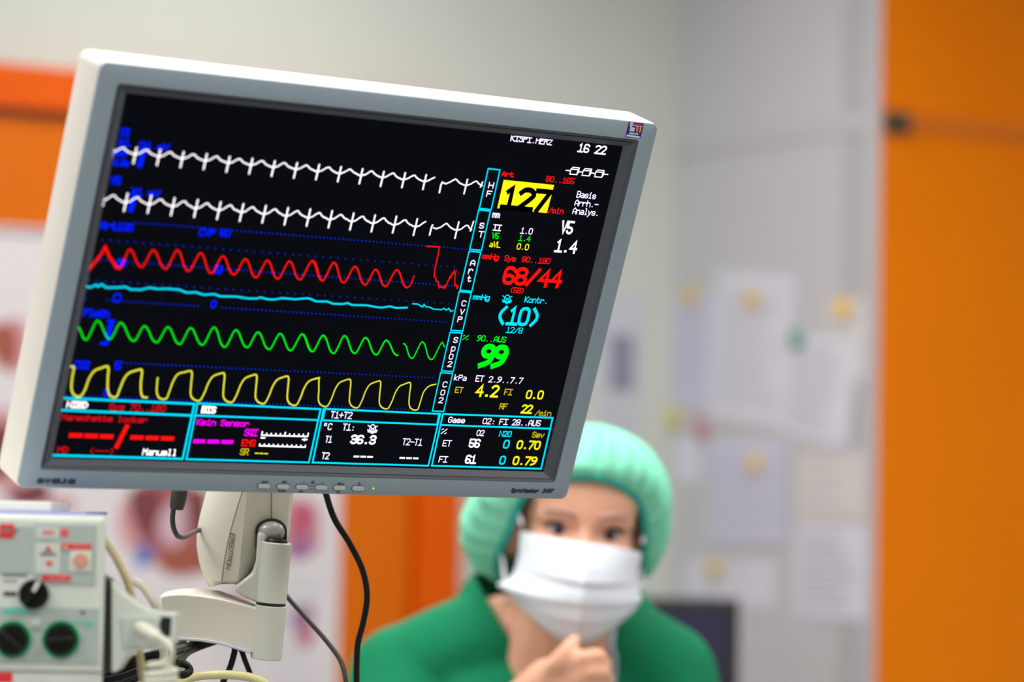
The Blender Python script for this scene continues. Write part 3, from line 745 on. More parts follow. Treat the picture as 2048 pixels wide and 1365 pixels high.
apr('joint_web', [(515, 1062), (512, 1120), (504, 1146), (468, 1174), (474, 1186), (490, 1196), (512, 1205), (530, 1208), (535, 1070)], 2.838, 2.872, M_arm_g, .004)
MB().lathe([(rc-.0006, 0), (rc-.0006, (axis_at(1210)-axis_at(1202)).length), (0, (axis_at(1210)-axis_at(1202)).length)], axis_at(1211), up, 36).build('collar', M_blk, arm, 'auto', world=True)
h2 = (axis_at(1318)-axis_at(1210)).length
MB().lathe([(rc-.001, 0), (rc+.0002, .001), (rc+.0002, h2-.001), (rc-.001, h2), (0, h2)], axis_at(1319), up, 40).build('hinge_tube', M_arm_g, arm, 'auto', world=True)
# extension
top = [(321, 1196), (324, 1190), (340, 1184), (365, 1180), (400, 1179), (440, 1184), (478, 1197), (520, 1214)]
bot = [(520, 1312), (502, 1306), (470, 1295), (440, 1288), (400, 1282), (365, 1279), (340, 1279), (321, 1282)]
front = [(x, y+dy) for (x, y), dy in zip(top, (0, 3, 6, 9, 13, 14, 10, 4))]
MB().prism([px(x, y, 2.832) for x, y in front+bot], [px(x, y-2, 2.888) for x, y in top+bot]).build('extension_link', M_arm, arm, bevel=.0022, world=True)
apr('cable_tray', [(347, 1281), (400, 1284), (440, 1290), (502, 1309), (501, 1302), (440, 1284), (400, 1278), (347, 1275)], 2.829, 2.850, mat('pale tray', (200, 202, 214), .35), .001)
# post and clamp down to the cart shelf, plate behind the monitor
pt = px(338, 1276, 2.865); pt0 = Vector((pt.x, pt.y, SHELF_Z))
MB().lathe([(.017, 0), (.017, (pt-pt0).length), (0, (pt-pt0).length)], pt0, (0, 0, 1), 28).build('post', M_arm_g, arm, 'auto', world=True)
MB().lathe([(.045, 0), (.045, .012), (.03, .018), (0, .018)], pt0, (0, 0, 1), 28).build('base_plate', M_arm_g, arm, 'auto', world=True)
mc = MON_T - MON_R.col[2]*.071
MB().box((0, 0, -.005), (.115, .115, .01), Matrix.Translation(mc) @ MON_R.to_4x4()).build('mounting_plate', M_blk, arm, world=True)
lt = sum((Vector(p) for p in rows[0]), Vector())/len(rows[0])
MB().capsule(mc - MON_R.col[2]*.012, lt+Vector((0, 0, .0)), .02, .022).build('head_pivot', M_arm_g, arm, True, world=True)

# ------------------------------------------------------------------ cart, ventilator
YD = 2.45
cart = empty('equipment_cart', Matrix.Translation((-.53, 2.66, 0)))
M_cart = mat('grey cart metal', (170, 174, 176), .4, .2)
MB().box((0, -.015, SHELF_Z-.0125), (.56, .5, .025)).build('shelf', M_cart, cart, bevel=.004)
MB().box((0, 0, .32), (.52, .5, .025)).build('lower_shelf', M_cart, cart, bevel=.004)
for sx in (-1, 1):
    for sy in (-1, 1):
        l = MB().box((sx*.24, sy*.23, (SHELF_Z-.025+.09)/2), (.03, .03, SHELF_Z-.025-.09)).build('leg', M_cart, cart, bevel=.003)
        MB().lathe([(.0, -.014), (.045, -.014), (.045, .014), (0, .014)], (sx*.24, sy*.23, .045), (1, 0, 0), 24).build('wheel', M_blk, l, 'auto')
tag(cart, 'grey metal cart under the ventilator unit', 'cart')

vent = empty('ventilator_unit', Matrix.Translation((-.5, YD, SHELF_Z)))
tag(vent, 'pale grey medical ventilator with black rotary knobs and red labels', 'medical device')
M_vh = mat('pale ventilator housing', (214, 220, 212), .4, var=.02, scale=30)
M_vp = mat('grey green control panel', (172, 186, 182), .45, var=.02, scale=30)
M_red = mat('red label', (226, 38, 44), .5); M_teal = mat('teal print', (96, 196, 178), .5); M_green = mat('green ring', (0, 172, 106), .4)
M_grey = mat('grey print', (120, 126, 124), .5); M_lgrey = mat('light plate', (206, 212, 208), .45); M_salmon = mat('salmon button', (216, 152, 138), .45)
M_knob = mat('black knob', (8, 7, 9), .35, var=.1, spec=.25)
def K3(x, y, off=0.0):
    """point on the ventilator front, given in the coordinates of an enlarged view"""
    p = pxY(x/3.545, 980+y/3.545, YD); return Vector((p.x, YD-off, p.z))
zt_ = K3(300, 178).z; xr_ = K3(745, 600).x
xb_ = xr_*(YD+.25)/YD-.004
hf = [Vector((xr_-.32, YD, SHELF_Z)), Vector((xr_, YD, SHELF_Z)), Vector((xr_, YD, zt_)), Vector((xr_-.32, YD, zt_))]
hk = [Vector((xb_-.25, YD+.25, SHELF_Z)), Vector((xb_, YD+.25, SHELF_Z)), Vector((xb_, YD+.25, zt_)), Vector((xb_-.25, YD+.25, zt_))]
MB().prism(hf, hk).build('housing', M_vh, vent, bevel=.006, seg=4, world=True)
def vplate(name, x0, y0, x1, y1, m, th=.0015, bevel=.0006, parent=None, base=0.0):
    a, b = K3(x0, y0), K3(x1, y1)
    return MB().box(((a.x+b.x)/2, YD-base-th/2+.0002, (a.z+b.z)/2), (abs(b.x-a.x), th, abs(b.z-a.z))).build(name, m, parent or vent, bevel=bevel, world=True)
pl = vplate('control_panel', -700, 240, 215, 600, M_vp)
pr_ = vplate('control_panel', 245, 240, 675, 680, M_vp)
pw = vplate('control_panel', -700, 812, 697, 1240, M_vp)
vplate('label', 0, 243, 100, 345, M_red, .001, .0002, pl, .0015)
vplate('label', 18, 275, 82, 300, M_grey, .0004, 0, pl, .0025)
vplate('label', 105, 278, 128, 308, M_grey, .0004, 0, pl, .0015)
vplate('display_window', 258, 268, 424, 352, M_lgrey, .001, .0002, pr_, .0015)
vplate('label', 302, 290, 388, 318, mat('faded red print', (222, 120, 122), .5), .0004, 0, pr_, .0025)
vplate('label', 430, 280, 488, 330, mat('soft red label', (232, 84, 84), .5), .0006, 0, pr_, .0015)
vplate('key_plate', 256, 374, 428, 600, M_lgrey, .001, .0002, pr_, .0015)
for pts in ([(318, 436), (372, 436), (345, 396)], [(325, 508), (378, 508), (351, 548)]):
    MB().prism([K3(*q, .0033) for q in pts], [K3(*q, .0024) for q in pts]).build('arrow_mark', M_red, pr_, world=True)
vplate('label', 290, 446, 400, 470, M_grey, .0004, 0, pr_, .0025)
lb = vplate('label', 438, 382, 648, 428, M_red, .001, .0002, pr_, .0015)
MB().prism([K3(*q, .0032) for q in ((452, 420), (486, 420), (470, 392))], [K3(*q, .0024) for q in ((452, 420), (486, 420), (470, 392))]).build('arrow_mark', M_lgrey, pr_, world=True)
vplate('label', 520, 396, 630, 412, mat('faded red print', (222, 120, 122), .5), .0004, 0, pr_, .0025)
bp = vplate('button_plate', 498, 430, 650, 580, mat('cream plate', (222, 224, 212), .45), .0015, .0004, pr_, .0015)
MB().lathe([(.0062, 0), (.0062, .0012), (.0056, .002), (0, .002)], K3(575, 503, .003), (0, -1, 0), 28).build('round_button', M_salmon, pr_, 'auto', world=True)
vplate('label', 305, 604, 498, 652, M_red, .0008, .0002, pr_, .0015)
vplate('label', 345, 616, 480, 638, mat('faded red print', (222, 120, 122), .5), .0004, 0, pr_, .0023)
vplate('label', 20, 598, 190, 620, M_grey, .0004, 0, vent, 0.0)
vplate('label', 25, 640, 120, 656, M_grey, .0004, 0, vent, 0.0)
vplate('label', 25, 724, 135, 756, mat('black print', (40, 40, 44), .5), .0006, 0, vent, 0)
vplate('label', 30, 840, 200, 880, M_teal, .0006, 0, pw, .0015)
vplate('label', 522, 930, 660, 948, M_teal, .0006, 0, pw, .0015); vplate('label', 608, 962, 656, 978, M_teal, .0006, 0, pw, .0015)
vplate('label', 574, 862, 604, 882, mat('black print', (40, 40, 44), .5), .0006, 0, pw, .0015)
vplate('key_plate', 225, 915, 290, 960, M_lgrey, .0008, 0, pw, .0015); vplate('label', 225, 985, 295, 1000, M_grey, .0004, 0, pw, .0015)
vplate('label', -90, 1296, 88, 1372, M_red, .0008, .0002, vent, 0)
MB().box(((K3(-700, 1290).x+K3(740, 1290).x)/2, YD-.0004, K3(300, 1290).z), (K3(740, 0).x-K3(-700, 0).x, .001, .0012)).build('seam', M_grey, vent, world=True)
def knob(x, y, r, base, ang, ring, pointer):
    p = K3(x, y, base); R = r/3.545*YD/F_PX
    if ring:
        MB().lathe([(R*1.0, 0), (R*1.22, 0), (R*1.22, .0022), (R*1.16, .0022), (R*1.1, .0008), (R*1.0, .0004)], p, (0, -1, 0), 40).build('knob_ring', M_green, vent, 'auto', world=True)
    else:
        MB().lathe([(R*.8, 0), (R*1.17, 0), (R*1.17, .0012), (R*.8, .0016)], p, (0, -1, 0), 40).build('knob_ring', M_lgrey, vent, 'auto', world=True)
    k = MB().lathe([(R, .0), (R, .006), (R*.94, .0075), (0, .0075)], p, (0, -1, 0), 40).build('knob', M_knob, vent, 'auto', world=True)
    Mr = Matrix.Translation(p) @ Matrix.Rotation(ang, 4, 'Y')
    MB().box((0, -.0105, 0), (R*.42, .009, R*1.86), Mr).build('knob_grip', M_knob, k, bevel=.0022, world=True)
    if pointer:
        MB().box((0, -.0155, R*.62), (R*.24, .0014, R*.72), Mr).build('knob_pointer', mat('white pointer', (232, 236, 228), .4), k, bevel=.0004, world=True)
knob(245, 742, 106, 0.0, math.radians(28), False, True)
knob(92, 1062, 108, .0015, math.radians(-52), True, False)
knob(436, 1062, 108, .0015, math.radians(86), True, False)
# side bracket with socket
def K3y(x, y, Y): return pxY(x/3.545, 980+y/3.545, Y)
def bpr(name, pts, y0, y1, m, bevel=.002, parent=None):
    f = [pxY(x/3.545, 980+y/3.545, y0) for x, y in pts]
    return MB().prism(f, [Vector((p.x, y1, p.z)) for p in f]).build(name, m, parent or vent, bevel=bevel, world=True)
bpr('side_seal', [(700, 600), (790, 650), (822, 860), (825, 1150), (798, 1290), (700, 1300)], YD+.03, YD+.06, mat('dark grey rubber', (64, 62, 62), .6), .001)
bk = bpr('side_bracket', [(790, 640), (812, 690), (880, 752), (960, 806), (1040, 852), (1120, 868), (1246, 878), (1238, 1085), (1200, 1122), (1010, 1140), (935, 1165), (880, 1215), (830, 1290), (790, 1300)], YD+.022, YD+.058, M_vh, .003)
bpr('bracket_plate', [(850, 905), (1040, 893), (1125, 905), (1120, 1110), (870, 1128)], YD+.020, YD+.024, mat('pale grey socket face', (196, 206, 200), .45), .001, bk)
bpr('socket_slot', [(1145, 900), (1215, 906), (1205, 1040), (1150, 1050), (1130, 960)], YD+.0205, YD+.025, M_blk, .001, bk)

# coiled cord plugged into the bracket
M_cord = mat('ivory cord', (222, 220, 204), .4)
cord = empty('coiled_cord', Matrix.Translation(K3y(1000, 985, YD+.01)))
MB().tube([K3y(985, 975, YD+.018), K3y(1010, 985, YD+.008), K3y(1075, 1018, YD-.002), K3y(1130, 1050, YD-.008)], [.0045, .0054, .0052, .0042], 18).build('plug', M_cord, cord, 'auto', world=True)
pth = spline([K3y(1110, 1040, YD-.006), K3y(1175, 1075, YD-.012), K3y(1212, 1125, YD-.014), K3y(1216, 1180, YD-.012), K3y(1190, 1215, YD-.006)], 8)
hc0 = K3y(1143, 1215, YD-.002); R_ = .0118; nturn = 30
for k in range(nturn*16):
    a = .9+2*math.pi*k/16; rr = R_*min(1, .75+k/64)
    pth.append(Vector((hc0.x+rr*math.cos(a-.9)*1.0+.0006*math.sin(k/50), hc0.y-rr*math.sin(a-.9)*1.0, hc0.z-.0054*k/16-.003*min(1, k/20))))
MB().tube(pth, .0027, 10).build('cord', M_cord, cord, True, world=True)
tag(cord, 'ivory coiled cord plugged into the bracket beside the ventilator', 'cord')

# loose tubes and cables
def cable(name, pts, r, m, label, cat='cable', k=8, group=None):
    o = MB().tube(spline(pts, k), r, 12).build(name, m, None, True)
    return tag(o, label, cat, group)
def C4(x, y, d): return px(300+x/3.37, 960+y/3.37, d)
def drop(p, z=.0, dx=0.0, dy=0.0): return Vector((p.x+dx, p.y+dy, z))
cable('power_plug_lead', [C4(160, 180, 2.75), C4(152, 260, 2.75), C4(158, 320, 2.755), C4(180, 372, 2.765), C4(215, 388, 2.785), C4(265, 372, 2.82), C4(325, 342, 2.86), C4(420, 330, 2.905)], .0024, M_cable_g, 'short grey lead looping from the monitor into the arm')
def flare(name, a, b, r0, r1, m, label):
    o = MB().tube([a, a.lerp(b, .5), a.lerp(b, .85), b], [r0, r0, r0*.9, r1], 20).build(name, m, None, 'auto'); return tag(o, label, 'plug')
flare('cable_plug', C4(203, 60, 2.748), C4(178, 196, 2.75), .0076, .0062, M_cable_g, 'dark ribbed plug hanging under the monitor edge')
cable('video_cable', [C4(1172, 40, 2.875), C4(1190, 110, 2.875), C4(1242, 262, 2.875), C4(1345, 430, 2.875), C4(1432, 610, 2.875), C4(1463, 780, 2.875), C4(1440, 950, 2.875), C4(1402, 1100, 2.88), C4(1393, 1240, 2.88), C4(1392, 1400, 2.88), drop(C4(1380, 1400, 2.9), .5, .0, .05), drop(C4(1380, 1400, 2.9), .004, -.05, .1)], .0031, M_cable, 'thick black cable hanging from the monitor in front of the green scrubs', k=10)
cable('power_cable', [C4(860, 700, 2.93), C4(915, 778, 2.92), C4(1050, 930, 2.90), C4(1195, 1095, 2.89), C4(1285, 1225, 2.885), C4(1318, 1350, 2.88), C4(1325, 1450, 2.88), drop(C4(1325, 1400, 2.9), .45, -.02, .05), drop(C4(1320, 1400, 2.9), .004, -.08, .12)], .0024, M_cable_g, 'thin dark cable leaving from behind the arm joint', k=10)
cable('arm_cable', [C4(520, 1085, 2.865), C4(570, 1135, 2.86), C4(560, 1200, 2.86), C4(530, 1290, 2.86), C4(490, 1370, 2.86), C4(440, 1500, 2.86), drop(C4(440, 1500, 2.97), .6, -.02), drop(C4(430, 1500, 2.97), .004, -.05)], .0030, M_cable, 'black cable under the arm extension, leaning towards the coiled cord')
cable('arm_cable', [C4(560, 1090, 2.868), C4(612, 1145, 2.862), C4(640, 1220, 2.86), C4(672, 1300, 2.86), C4(695, 1380, 2.86), C4(720, 1500, 2.87), drop(C4(720, 1500, 2.97), .6, .02), drop(C4(720, 1500, 2.97), .004, .05)], .0026, M_cable, 'black cable under the arm extension, leaning away from the coiled cord')
cable('hose', [C4(180, 1390, 2.79), C4(230, 1352, 2.80), C4(320, 1326, 2.81), C4(450, 1316, 2.815), C4(590, 1320, 2.82), C4(700, 1340, 2.82), C4(770, 1375, 2.82), C4(830, 1470, 2.83), drop(C4(840, 1500, 2.97), .5), drop(C4(840, 1500, 2.97), .008, .03)], .0042, mat('pale yellow hose', (214, 208, 150), .35), 'pale yellow hose arching under the arm', 'hose')
cable('hose', [K3y(700, 330, YD+.10), K3y(765, 395, YD+.09), K3y(840, 520, YD+.085), K3y(900, 650, YD+.085), K3y(940, 780, YD+.088), K3y(965, 900, YD+.09), K3y(990, 1145, YD+.09), K3y(1005, 1290, YD+.09), K3y(1020, 1420, YD+.09), drop(K3y(1020, 1500, YD+.09), SHELF_Z+.006)], .0032, mat('tan tube', (206, 186, 142), .4), 'tan tube curving down behind the ventilator bracket', 'hose')
cable('hose', [K3y(900, 660, 2.62), K3y(950, 655, 2.62), K3y(1015, 690, 2.62), K3y(1075, 775, 2.62), K3y(1120, 850, 2.63), K3y(1150, 960, 2.66), K3y(1160, 1200, 2.7), drop(K3y(1160, 1300, 2.7), SHELF_Z+.006)], .0040, mat('white tube', (236, 228, 214), .35), 'short white tube bending behind the ventilator bracket', 'hose')
# bundle of black cables behind the ventilator bracket
rs = random.Random(3)
for i in range(7):
    o_ = i*24; Y = 2.70+.012*(i % 4)
    pts = [K3y(1480+i*14, 1040+i*4, 2.90), K3y(1385, 1085+o_*.3, 2.895), K3y(1280, 1125+o_*.55, Y+.09), K3y(1150, 1150+o_*.85, Y), K3y(980, 1190+o_, Y), K3y(850, 1230+o_*1.1, Y), K3y(700, 1270+o_*1.1, Y+.01), K3y(600, 1420+o_, Y+.03), drop(K3y(560, 1500, 2.75), SHELF_Z+.004+.0*i, -.012*i)]
    cable('looped_cable', pts, .0027 if i % 2 else .0033, M_cable, 'black cable in the bundle behind the ventilator bracket', group='black cable bundle')
lp = [K3y(1190, 1270, 2.74), K3y(1260, 1235, 2.745), K3y(1325, 1248, 2.75), K3y(1345, 1285, 2.75), K3y(1310, 1312, 2.745), K3y(1230, 1318, 2.74), K3y(1150, 1350, 2.735), K3y(1100, 1500, 2.73), drop(K3y(1090, 1600, 2.73), SHELF_Z+.004)]
cable('cable_end', lp, .0036, M_cable, 'black cable turning back in a small loop beside the coiled cord')
# things lying on the ventilator
ztop = zt_
def on_top(name, x0, x1, y0, y1, Y0_, Y1_, m, label, cat, bevel=.001):
    a, b = K3y(x0, y0, Y0_), K3y(x1, y1, Y0_)
    o = MB().box((0, 0, 0), (b.x-a.x, Y1_-Y0_, abs(a.z-b.z))).build(name, m, bevel=bevel)
    o.location = ((a.x+b.x)/2, (Y0_+Y1_)/2, (a.z+b.z)/2); return tag(o, label, cat)
zb = K3y(0, 150, 2.5).z
def flat_thing(name, x0, x1, Y0_, Y1_, z0, th, m, label, cat):
    a, b = K3y(x0, 100, Y0_).x, K3y(x1, 100, Y0_).x
    o = MB().box((0, 0, 0), (b-a, Y1_-Y0_, th)).build(name, m, bevel=min(.0008, th*.3)); o.location = ((a+b)/2, (Y0_+Y1_)/2, z0+th/2); return tag(o, label, cat)
flat_thing('paper_folder', -300, 610, 2.485, 2.62, ztop, .003, mat('lilac folder', (168, 172, 226), .5), 'lilac folder lying flat on top of the ventilator', 'folder')
flat_thing('paper_stack', -300, 362, 2.49, 2.60, ztop+.003, .0075, mat('white paper', (236, 236, 230), .6), 'stack of white paper lying on the lilac folder', 'paper')

# ------------------------------------------------------------------ person
person = empty('person', Matrix.Translation((px(1080, 1300, 3.72).x, px(1080, 1300, 3.72).y, 0)))
tag(person, 'person in green scrubs, green cap and white mask, hand at the chin', 'person')
M_skin = mat('skin', (236, 176, 148), .5, var=.06, scale=30, sss=.08)
M_scrub = mat('green scrub cloth', (12, 124, 85), .8, var=.1, scale=18, bump=.15, spec=.2)
M_cap = mat('mint green cap fleece', (136, 226, 192), .8, var=.1, scale=60, bump=.2, spec=.2)
M_mask = mat('white mask fleece', (230, 235, 247), .8, var=.02, scale=60, spec=.2)

def remesh(mb, voxel, smooth_it=3):
    me = bpy.data.meshes.new('tmp'); me.from_pydata(mb.v, [], mb.f)
    bm = bmesh.new(); bm.from_mesh(me); bmesh.ops.recalc_face_normals(bm, faces=bm.faces); bm.to_mesh(me); bm.free()
    o = bpy.data.objects.new('tmp', me); C.objects.link(o)
    r = o.modifiers.new('r', 'REMESH'); r.mode = 'VOXEL'; r.voxel_size = voxel
    dg = bpy.context.evaluated_depsgraph_get()
    m2 = bpy.data.meshes.new_from_object(o.evaluated_get(dg))
    bpy.data.objects.remove(o); bpy.data.meshes.remove(me)
    bm = bmesh.new(); bm.from_mesh(m2); bpy.data.meshes.remove(m2)
    for _ in range(smooth_it): bmesh.ops.smooth_vert(bm, verts=bm.verts, factor=.5, use_axis_x=True, use_axis_y=True, use_axis_z=True)
    return bm
def from_bm(bm, name, m, parent, world=True):
    me = bpy.data.meshes.new(name); bm.to_mesh(me); bm.free(); me.materials.append(m)
    me.polygons.foreach_set('use_smooth', [True]*len(me.polygons))
    o = bpy.data.objects.new(name, me); C.objects.link(o); o.parent = parent
    if world: o.matrix_parent_inverse = world_inv(parent)
    return o

# head frame: origin between the eyes, x to the right of the picture, y away from the face, z up
HD = 3.56
HO = px(1170, 1067, HD)
HM = Matrix.Translation(HO) @ Matrix.Rotation(math.radians(5.0), 4, 'Y') @ Matrix.Rotation(math.radians(4), 4, 'Z') @ Matrix.Rotation(math.radians(6), 4, 'X')
def H(x, y, z): return HM @ Vector((x, y, z))
sk = MB()
sk.ell((0, .086, .026), (.073, .092, .080), HM); sk.ell((0, .032, .036), (.064, .036, .048), HM)
sk.ell((0, .048, -.03), (.066, .055, .075), HM); sk.ell((0, .042, -.082), (.052, .05, .040), HM); sk.ell((0, .012, -.104), (.026, .022, .02), HM)
for sx in (-1, 1):
    sk.ell((sx*.040, .028, -.032), (.025, .020, .022), HM)
    sk.capsule(H(sx*.011, .004, .017), H(sx*.052, .018, .015), .0095, .008)
    sk.ell((sx*.078, .10, -.018), (.011, .020, .031), HM)
    sk.capsule(H(sx*.018, .013, .0105), H(sx*.046, .020, .009), .0042)
    sk.capsule(H(sx*.018, .014, -.0125), H(sx*.046, .020, -.012), .0042)
sk.capsule(H(0, .003, .004), H(0, -.016, -.042), .0095, .0145); sk.ell((0, -.012, -.044), (.019, .013, .011), HM)
neck_b = px(1105, 1330, 3.70)
sk.capsule(H(0, .082, -.07), neck_b, .058, .068)
# torso proportions: shoulders, chest, hips; inflate for the cloth
SHL, SHR = px(800, 1350, 3.74), px(1338, 1352, 3.74)
EL, WR = px(835, 1720, 3.58), px(1042, 1408, 3.515)
ER_ = px(1420, 1790, 3.72); HR = px(1330, 2080, 3.62)
hipc = Vector((neck_b.x+.0, neck_b.y+.10, .93))
def torso(mb, g):
    mb.capsule(px(1010, 1262, 3.715), SHL, .058+g, .060+g); mb.capsule(px(1215, 1275, 3.715), SHR, .056+g, .060+g)
    c = px(1078, 1490, 3.74); mb.ell((c.x, c.y, c.z), (.188+g, .112+g, .17+g))
    mb.capsule(Vector((c.x-.06, c.y, c.z+.02)), hipc+Vector((-.05, 0, 0)), .105+g, .125+g); mb.capsule(Vector((c.x+.06, c.y, c.z+.02)), hipc+Vector((.05, 0, 0)), .105+g, .125+g)
torso(sk, -.012)
sk.capsule(SHL, EL, .047, .036); sk.capsule(EL, WR, .037, .025)
sk.capsule(SHR, ER_, .047, .036); sk.capsule(ER_, HR, .036, .024)
# his raised hand: palm, thumb up to the chin, fingers curled to the side
sk.capsule(WR, px(1095, 1362, 3.495), .026, .027); sk.capsule(px(1068, 1392, 3.50), px(1128, 1378, 3.49), .024, .023); sk.capsule(px(1085, 1365, 3.50), px(1120, 1345, 3.488), .024, .019)
def chain(pts, r):
    for k in range(len(pts)-1): sk.capsule(pts[k], pts[k+1], r[k], r[k+1], 12)
chain([px(1075, 1362, 3.485), px(1112, 1326, 3.470), px(1134, 1300, 3.470), px(1149, 1281, 3.482)], [.0125, .0108, .0098, .0085])
chain([px(1118, 1346, 3.482), px(1168, 1316, 3.462), px(1198, 1312, 3.468), px(1212, 1328, 3.488)], [.0115, .0102, .0094, .0082])
chain([px(1128, 1368, 3.480), px(1178, 1346, 3.462), px(1204, 1346, 3.468), px(1216, 1362, 3.488)], [.0115, .0104, .0096, .0084])
chain([px(1128, 1392, 3.482), px(1174, 1378, 3.466), px(1200, 1380, 3.472), px(1210, 1396, 3.490)], [.0110, .0098, .0090, .0080])
chain([px(1118, 1414, 3.488), px(1158, 1408, 3.474), px(1182, 1412, 3.478), px(1190, 1426, 3.492)], [.0100, .0088, .0080, .0072])
# other hand, hanging
sk.capsule(HR, HR+Vector((-.01, -.02, -.07)), .026, .024)
for k in range(4):
    b0 = HR+Vector((-.026+.017*k, -.025, -.085)); chain([b0, b0+Vector((0, -.008, -.035)), b0+Vector((0, .004, -.062-.004*(k in (1, 2))))], [.0098, .009, .0078])
tb = HR+Vector((-.03, -.02, -.03)); chain([tb, tb+Vector((-.018, -.014, -.03)), tb+Vector((-.016, -.016, -.055))], [.011, .0095, .0085])
bm = remesh(sk, .0045, 3)
inv = HM.inverted()
for v in bm.verts:                                   # eye sockets
    q = inv @ v.co
    if q.y < .05:
        for sx in (-1, 1):
            d2 = ((q.x-sx*.031)/.017)**2+((q.z+.001)/.0075)**2
            if d2 < 4:
                v.co += (HM.to_3x3() @ Vector((0, 1, 0)))*.013*math.exp(-d2)
body = from_bm(bm, 'body', M_skin, person)
M_eye = mat('eye white', (206, 196, 196), .3); M_iris = mat('blue grey iris', (36, 46, 70), .25); M_pupil = mat('pupil', (8, 8, 10), .2)
for sx in (-1, 1):
    c = (sx*.031, .0215, -.001)
    e = MB().ell(c, (.0122, .0122, .0122), HM).build('eyeball', M_eye, person, True, world=True)
    d = (HM.to_3x3() @ Vector((0, -1, 0))).normalized()
    MB().lathe([(.0066, 0), (.0062, .0012), (0, .0016)], H(sx*.031, .0215-.0112, -.001), d, 20).build('iris', M_iris, e, True, world=True)
    MB().lathe([(.0028, 0), (.0026, .0006), (0, .0008)], H(sx*.031, .0215-.0124, -.001), d, 14).build('pupil', M_pupil, e, True, world=True)
    MB().tube([H(sx*.017, .0125, .0045), H(sx*.024, .0085, .0075), H(sx*.033, .0075, .0082), H(sx*.042, .011, .0062), H(sx*.048, .0165, .0025)], [.0012, .002, .0022, .002, .0012], 8).build('lashes_and_shade', mat('dark lashes and eye shade', (44, 26, 24), .8), person, True, world=True)  # thick lash line, dark colour also stands in for shadow around the eye
    MB().tube([H(sx*.013, -.0075, .0205), H(sx*.028, -.0035, .0255), H(sx*.044, .006, .024), H(sx*.054, .014, .019)], [.0025, .0038, .0034, .0015], 10).build('eyebrow', mat('pale brow hair', (204, 160, 146), .8), person, True, world=True)

# scrub top with a V neck
sc = MB(); torso(sc, .0)
sc.capsule(SHL, SHL.lerp(EL, .62), .062, .068); sc.capsule(SHR, SHR.lerp(ER_, .62), .062, .068)
sc.capsule(px(1000, 1215, 3.735), px(1060, 1330, 3.72), .052, .06); sc.capsule(px(1225, 1245, 3.735), px(1160, 1330, 3.72), .052, .06)
bm = remesh(sc, .0065, 5)
def vplane(p, q):
    a, b = px(p[0], p[1], 3.6), px(q[0], q[1], 3.6); n = (a-CAM_POS).cross(b-CAM_POS).normalized(); return CAM_POS, n
vl0, vl1, vr0, vr1 = (957, 1170), (1062, 1352), (1232, 1200), (1212, 1400)
for p, q in ((vl0, vl1), (vr0, vr1)):
    co, no = vplane(p, q)
    bmesh.ops.bisect_plane(bm, geom=bm.verts[:]+bm.edges[:]+bm.faces[:], plane_co=co, plane_no=no)
def side(p, a, b): return (b[0]-a[0])*(p[1]-a[1])-(b[1]-a[1])*(p[0]-a[0])
kill = []
for f in bm.faces:
    c = f.calc_center_median(); X, Y = to_px(c)
    inside = side((X, Y), vl0, vl1) < 0 and side((X, Y), vr0, vr1) > 0 and Y < 1640
    if inside and c.y < 3.745+max(0, (Y-1300))*.0: kill.append(f)
    elif c.z < .80: kill.append(f)
bmesh.ops.delete(bm, geom=kill, context='FACES')
for v in bm.verts:                                   # soft folds of the cloth
    v.co += v.normal*(.0045*math.sin(v.co.x*46+v.co.z*38+3*math.sin(v.co.z*17))*min(1, max(0, (1.34-v.co.z)*7)))
top = from_bm(bm, 'scrub_top', M_scrub, person)
so = top.modifiers.new('thick', 'SOLIDIFY'); so.thickness = .003; so.offset = 1
# trousers, shoes
tr_ = MB()
for sx in (-1, 1):
    tr_.capsule(hipc+Vector((sx*.075, .0, -.02)), hipc+Vector((sx*.095, -.02, -.46)), .115, .082); tr_.capsule(hipc+Vector((sx*.095, -.02, -.46)), hipc+Vector((sx*.1, .02, -.84)), .082, .072)
tr_.ell((hipc.x, hipc.y, hipc.z-.03), (.185, .13, .12))
from_bm(remesh(tr_, .012, 4), 'scrub_trousers', M_scrub, person)
for sx in (-1, 1):
    x, y = hipc.x+sx*.1, hipc.y
    MB().rings([[Vector((x+w*math.cos(a), y-.05+l*math.sin(a), z)) for a in [2*math.pi*i/20 for i in range(20)]] for w, l, z in ((.046, .125, 0.001), (.05, .13, .012), (.048, .125, .05), (.035, .08, .085))]).build('shoe', mat('white clog', (220, 222, 220), .5), person, 'auto', world=True)

# cap: gathered at the rim, puffed out towards one side
RIM = [(0, -.004, .067), (.038, .006, .058), (.062, .026, .038), (.0745, .048, .004), (.079, .072, -.028), (.081, .105, -.054), (.05, .155, -.075), (0, .175, -.08), (-.05, .155, -.085), (-.085, .115, -.076), (-.092, .085, -.050), (-.084, .058, -.014), (-.073, .034, .032), (-.042, .008, .057)]
NR, NT = 168, 26
n = len(RIM); rim = []
P = [Vector(p) for p in RIM]
for k in range(NR):
    t = k/NR*n; i = int(t); t -= i; a, b, c, d = P[(i-1) % n], P[i], P[(i+1) % n], P[(i+2) % n]
    rim.append(.5*((2*b)+(c-a)*t+(2*a-5*b+4*c-d)*t*t+(3*b-a-3*c+d)*t**3))
apex = Vector((.010, .112, .123)); cen = Vector((0, .085, .02)); rows = []
rg = random.Random(11); ph = [rg.uniform(0, 6.28) for _ in range(8)]
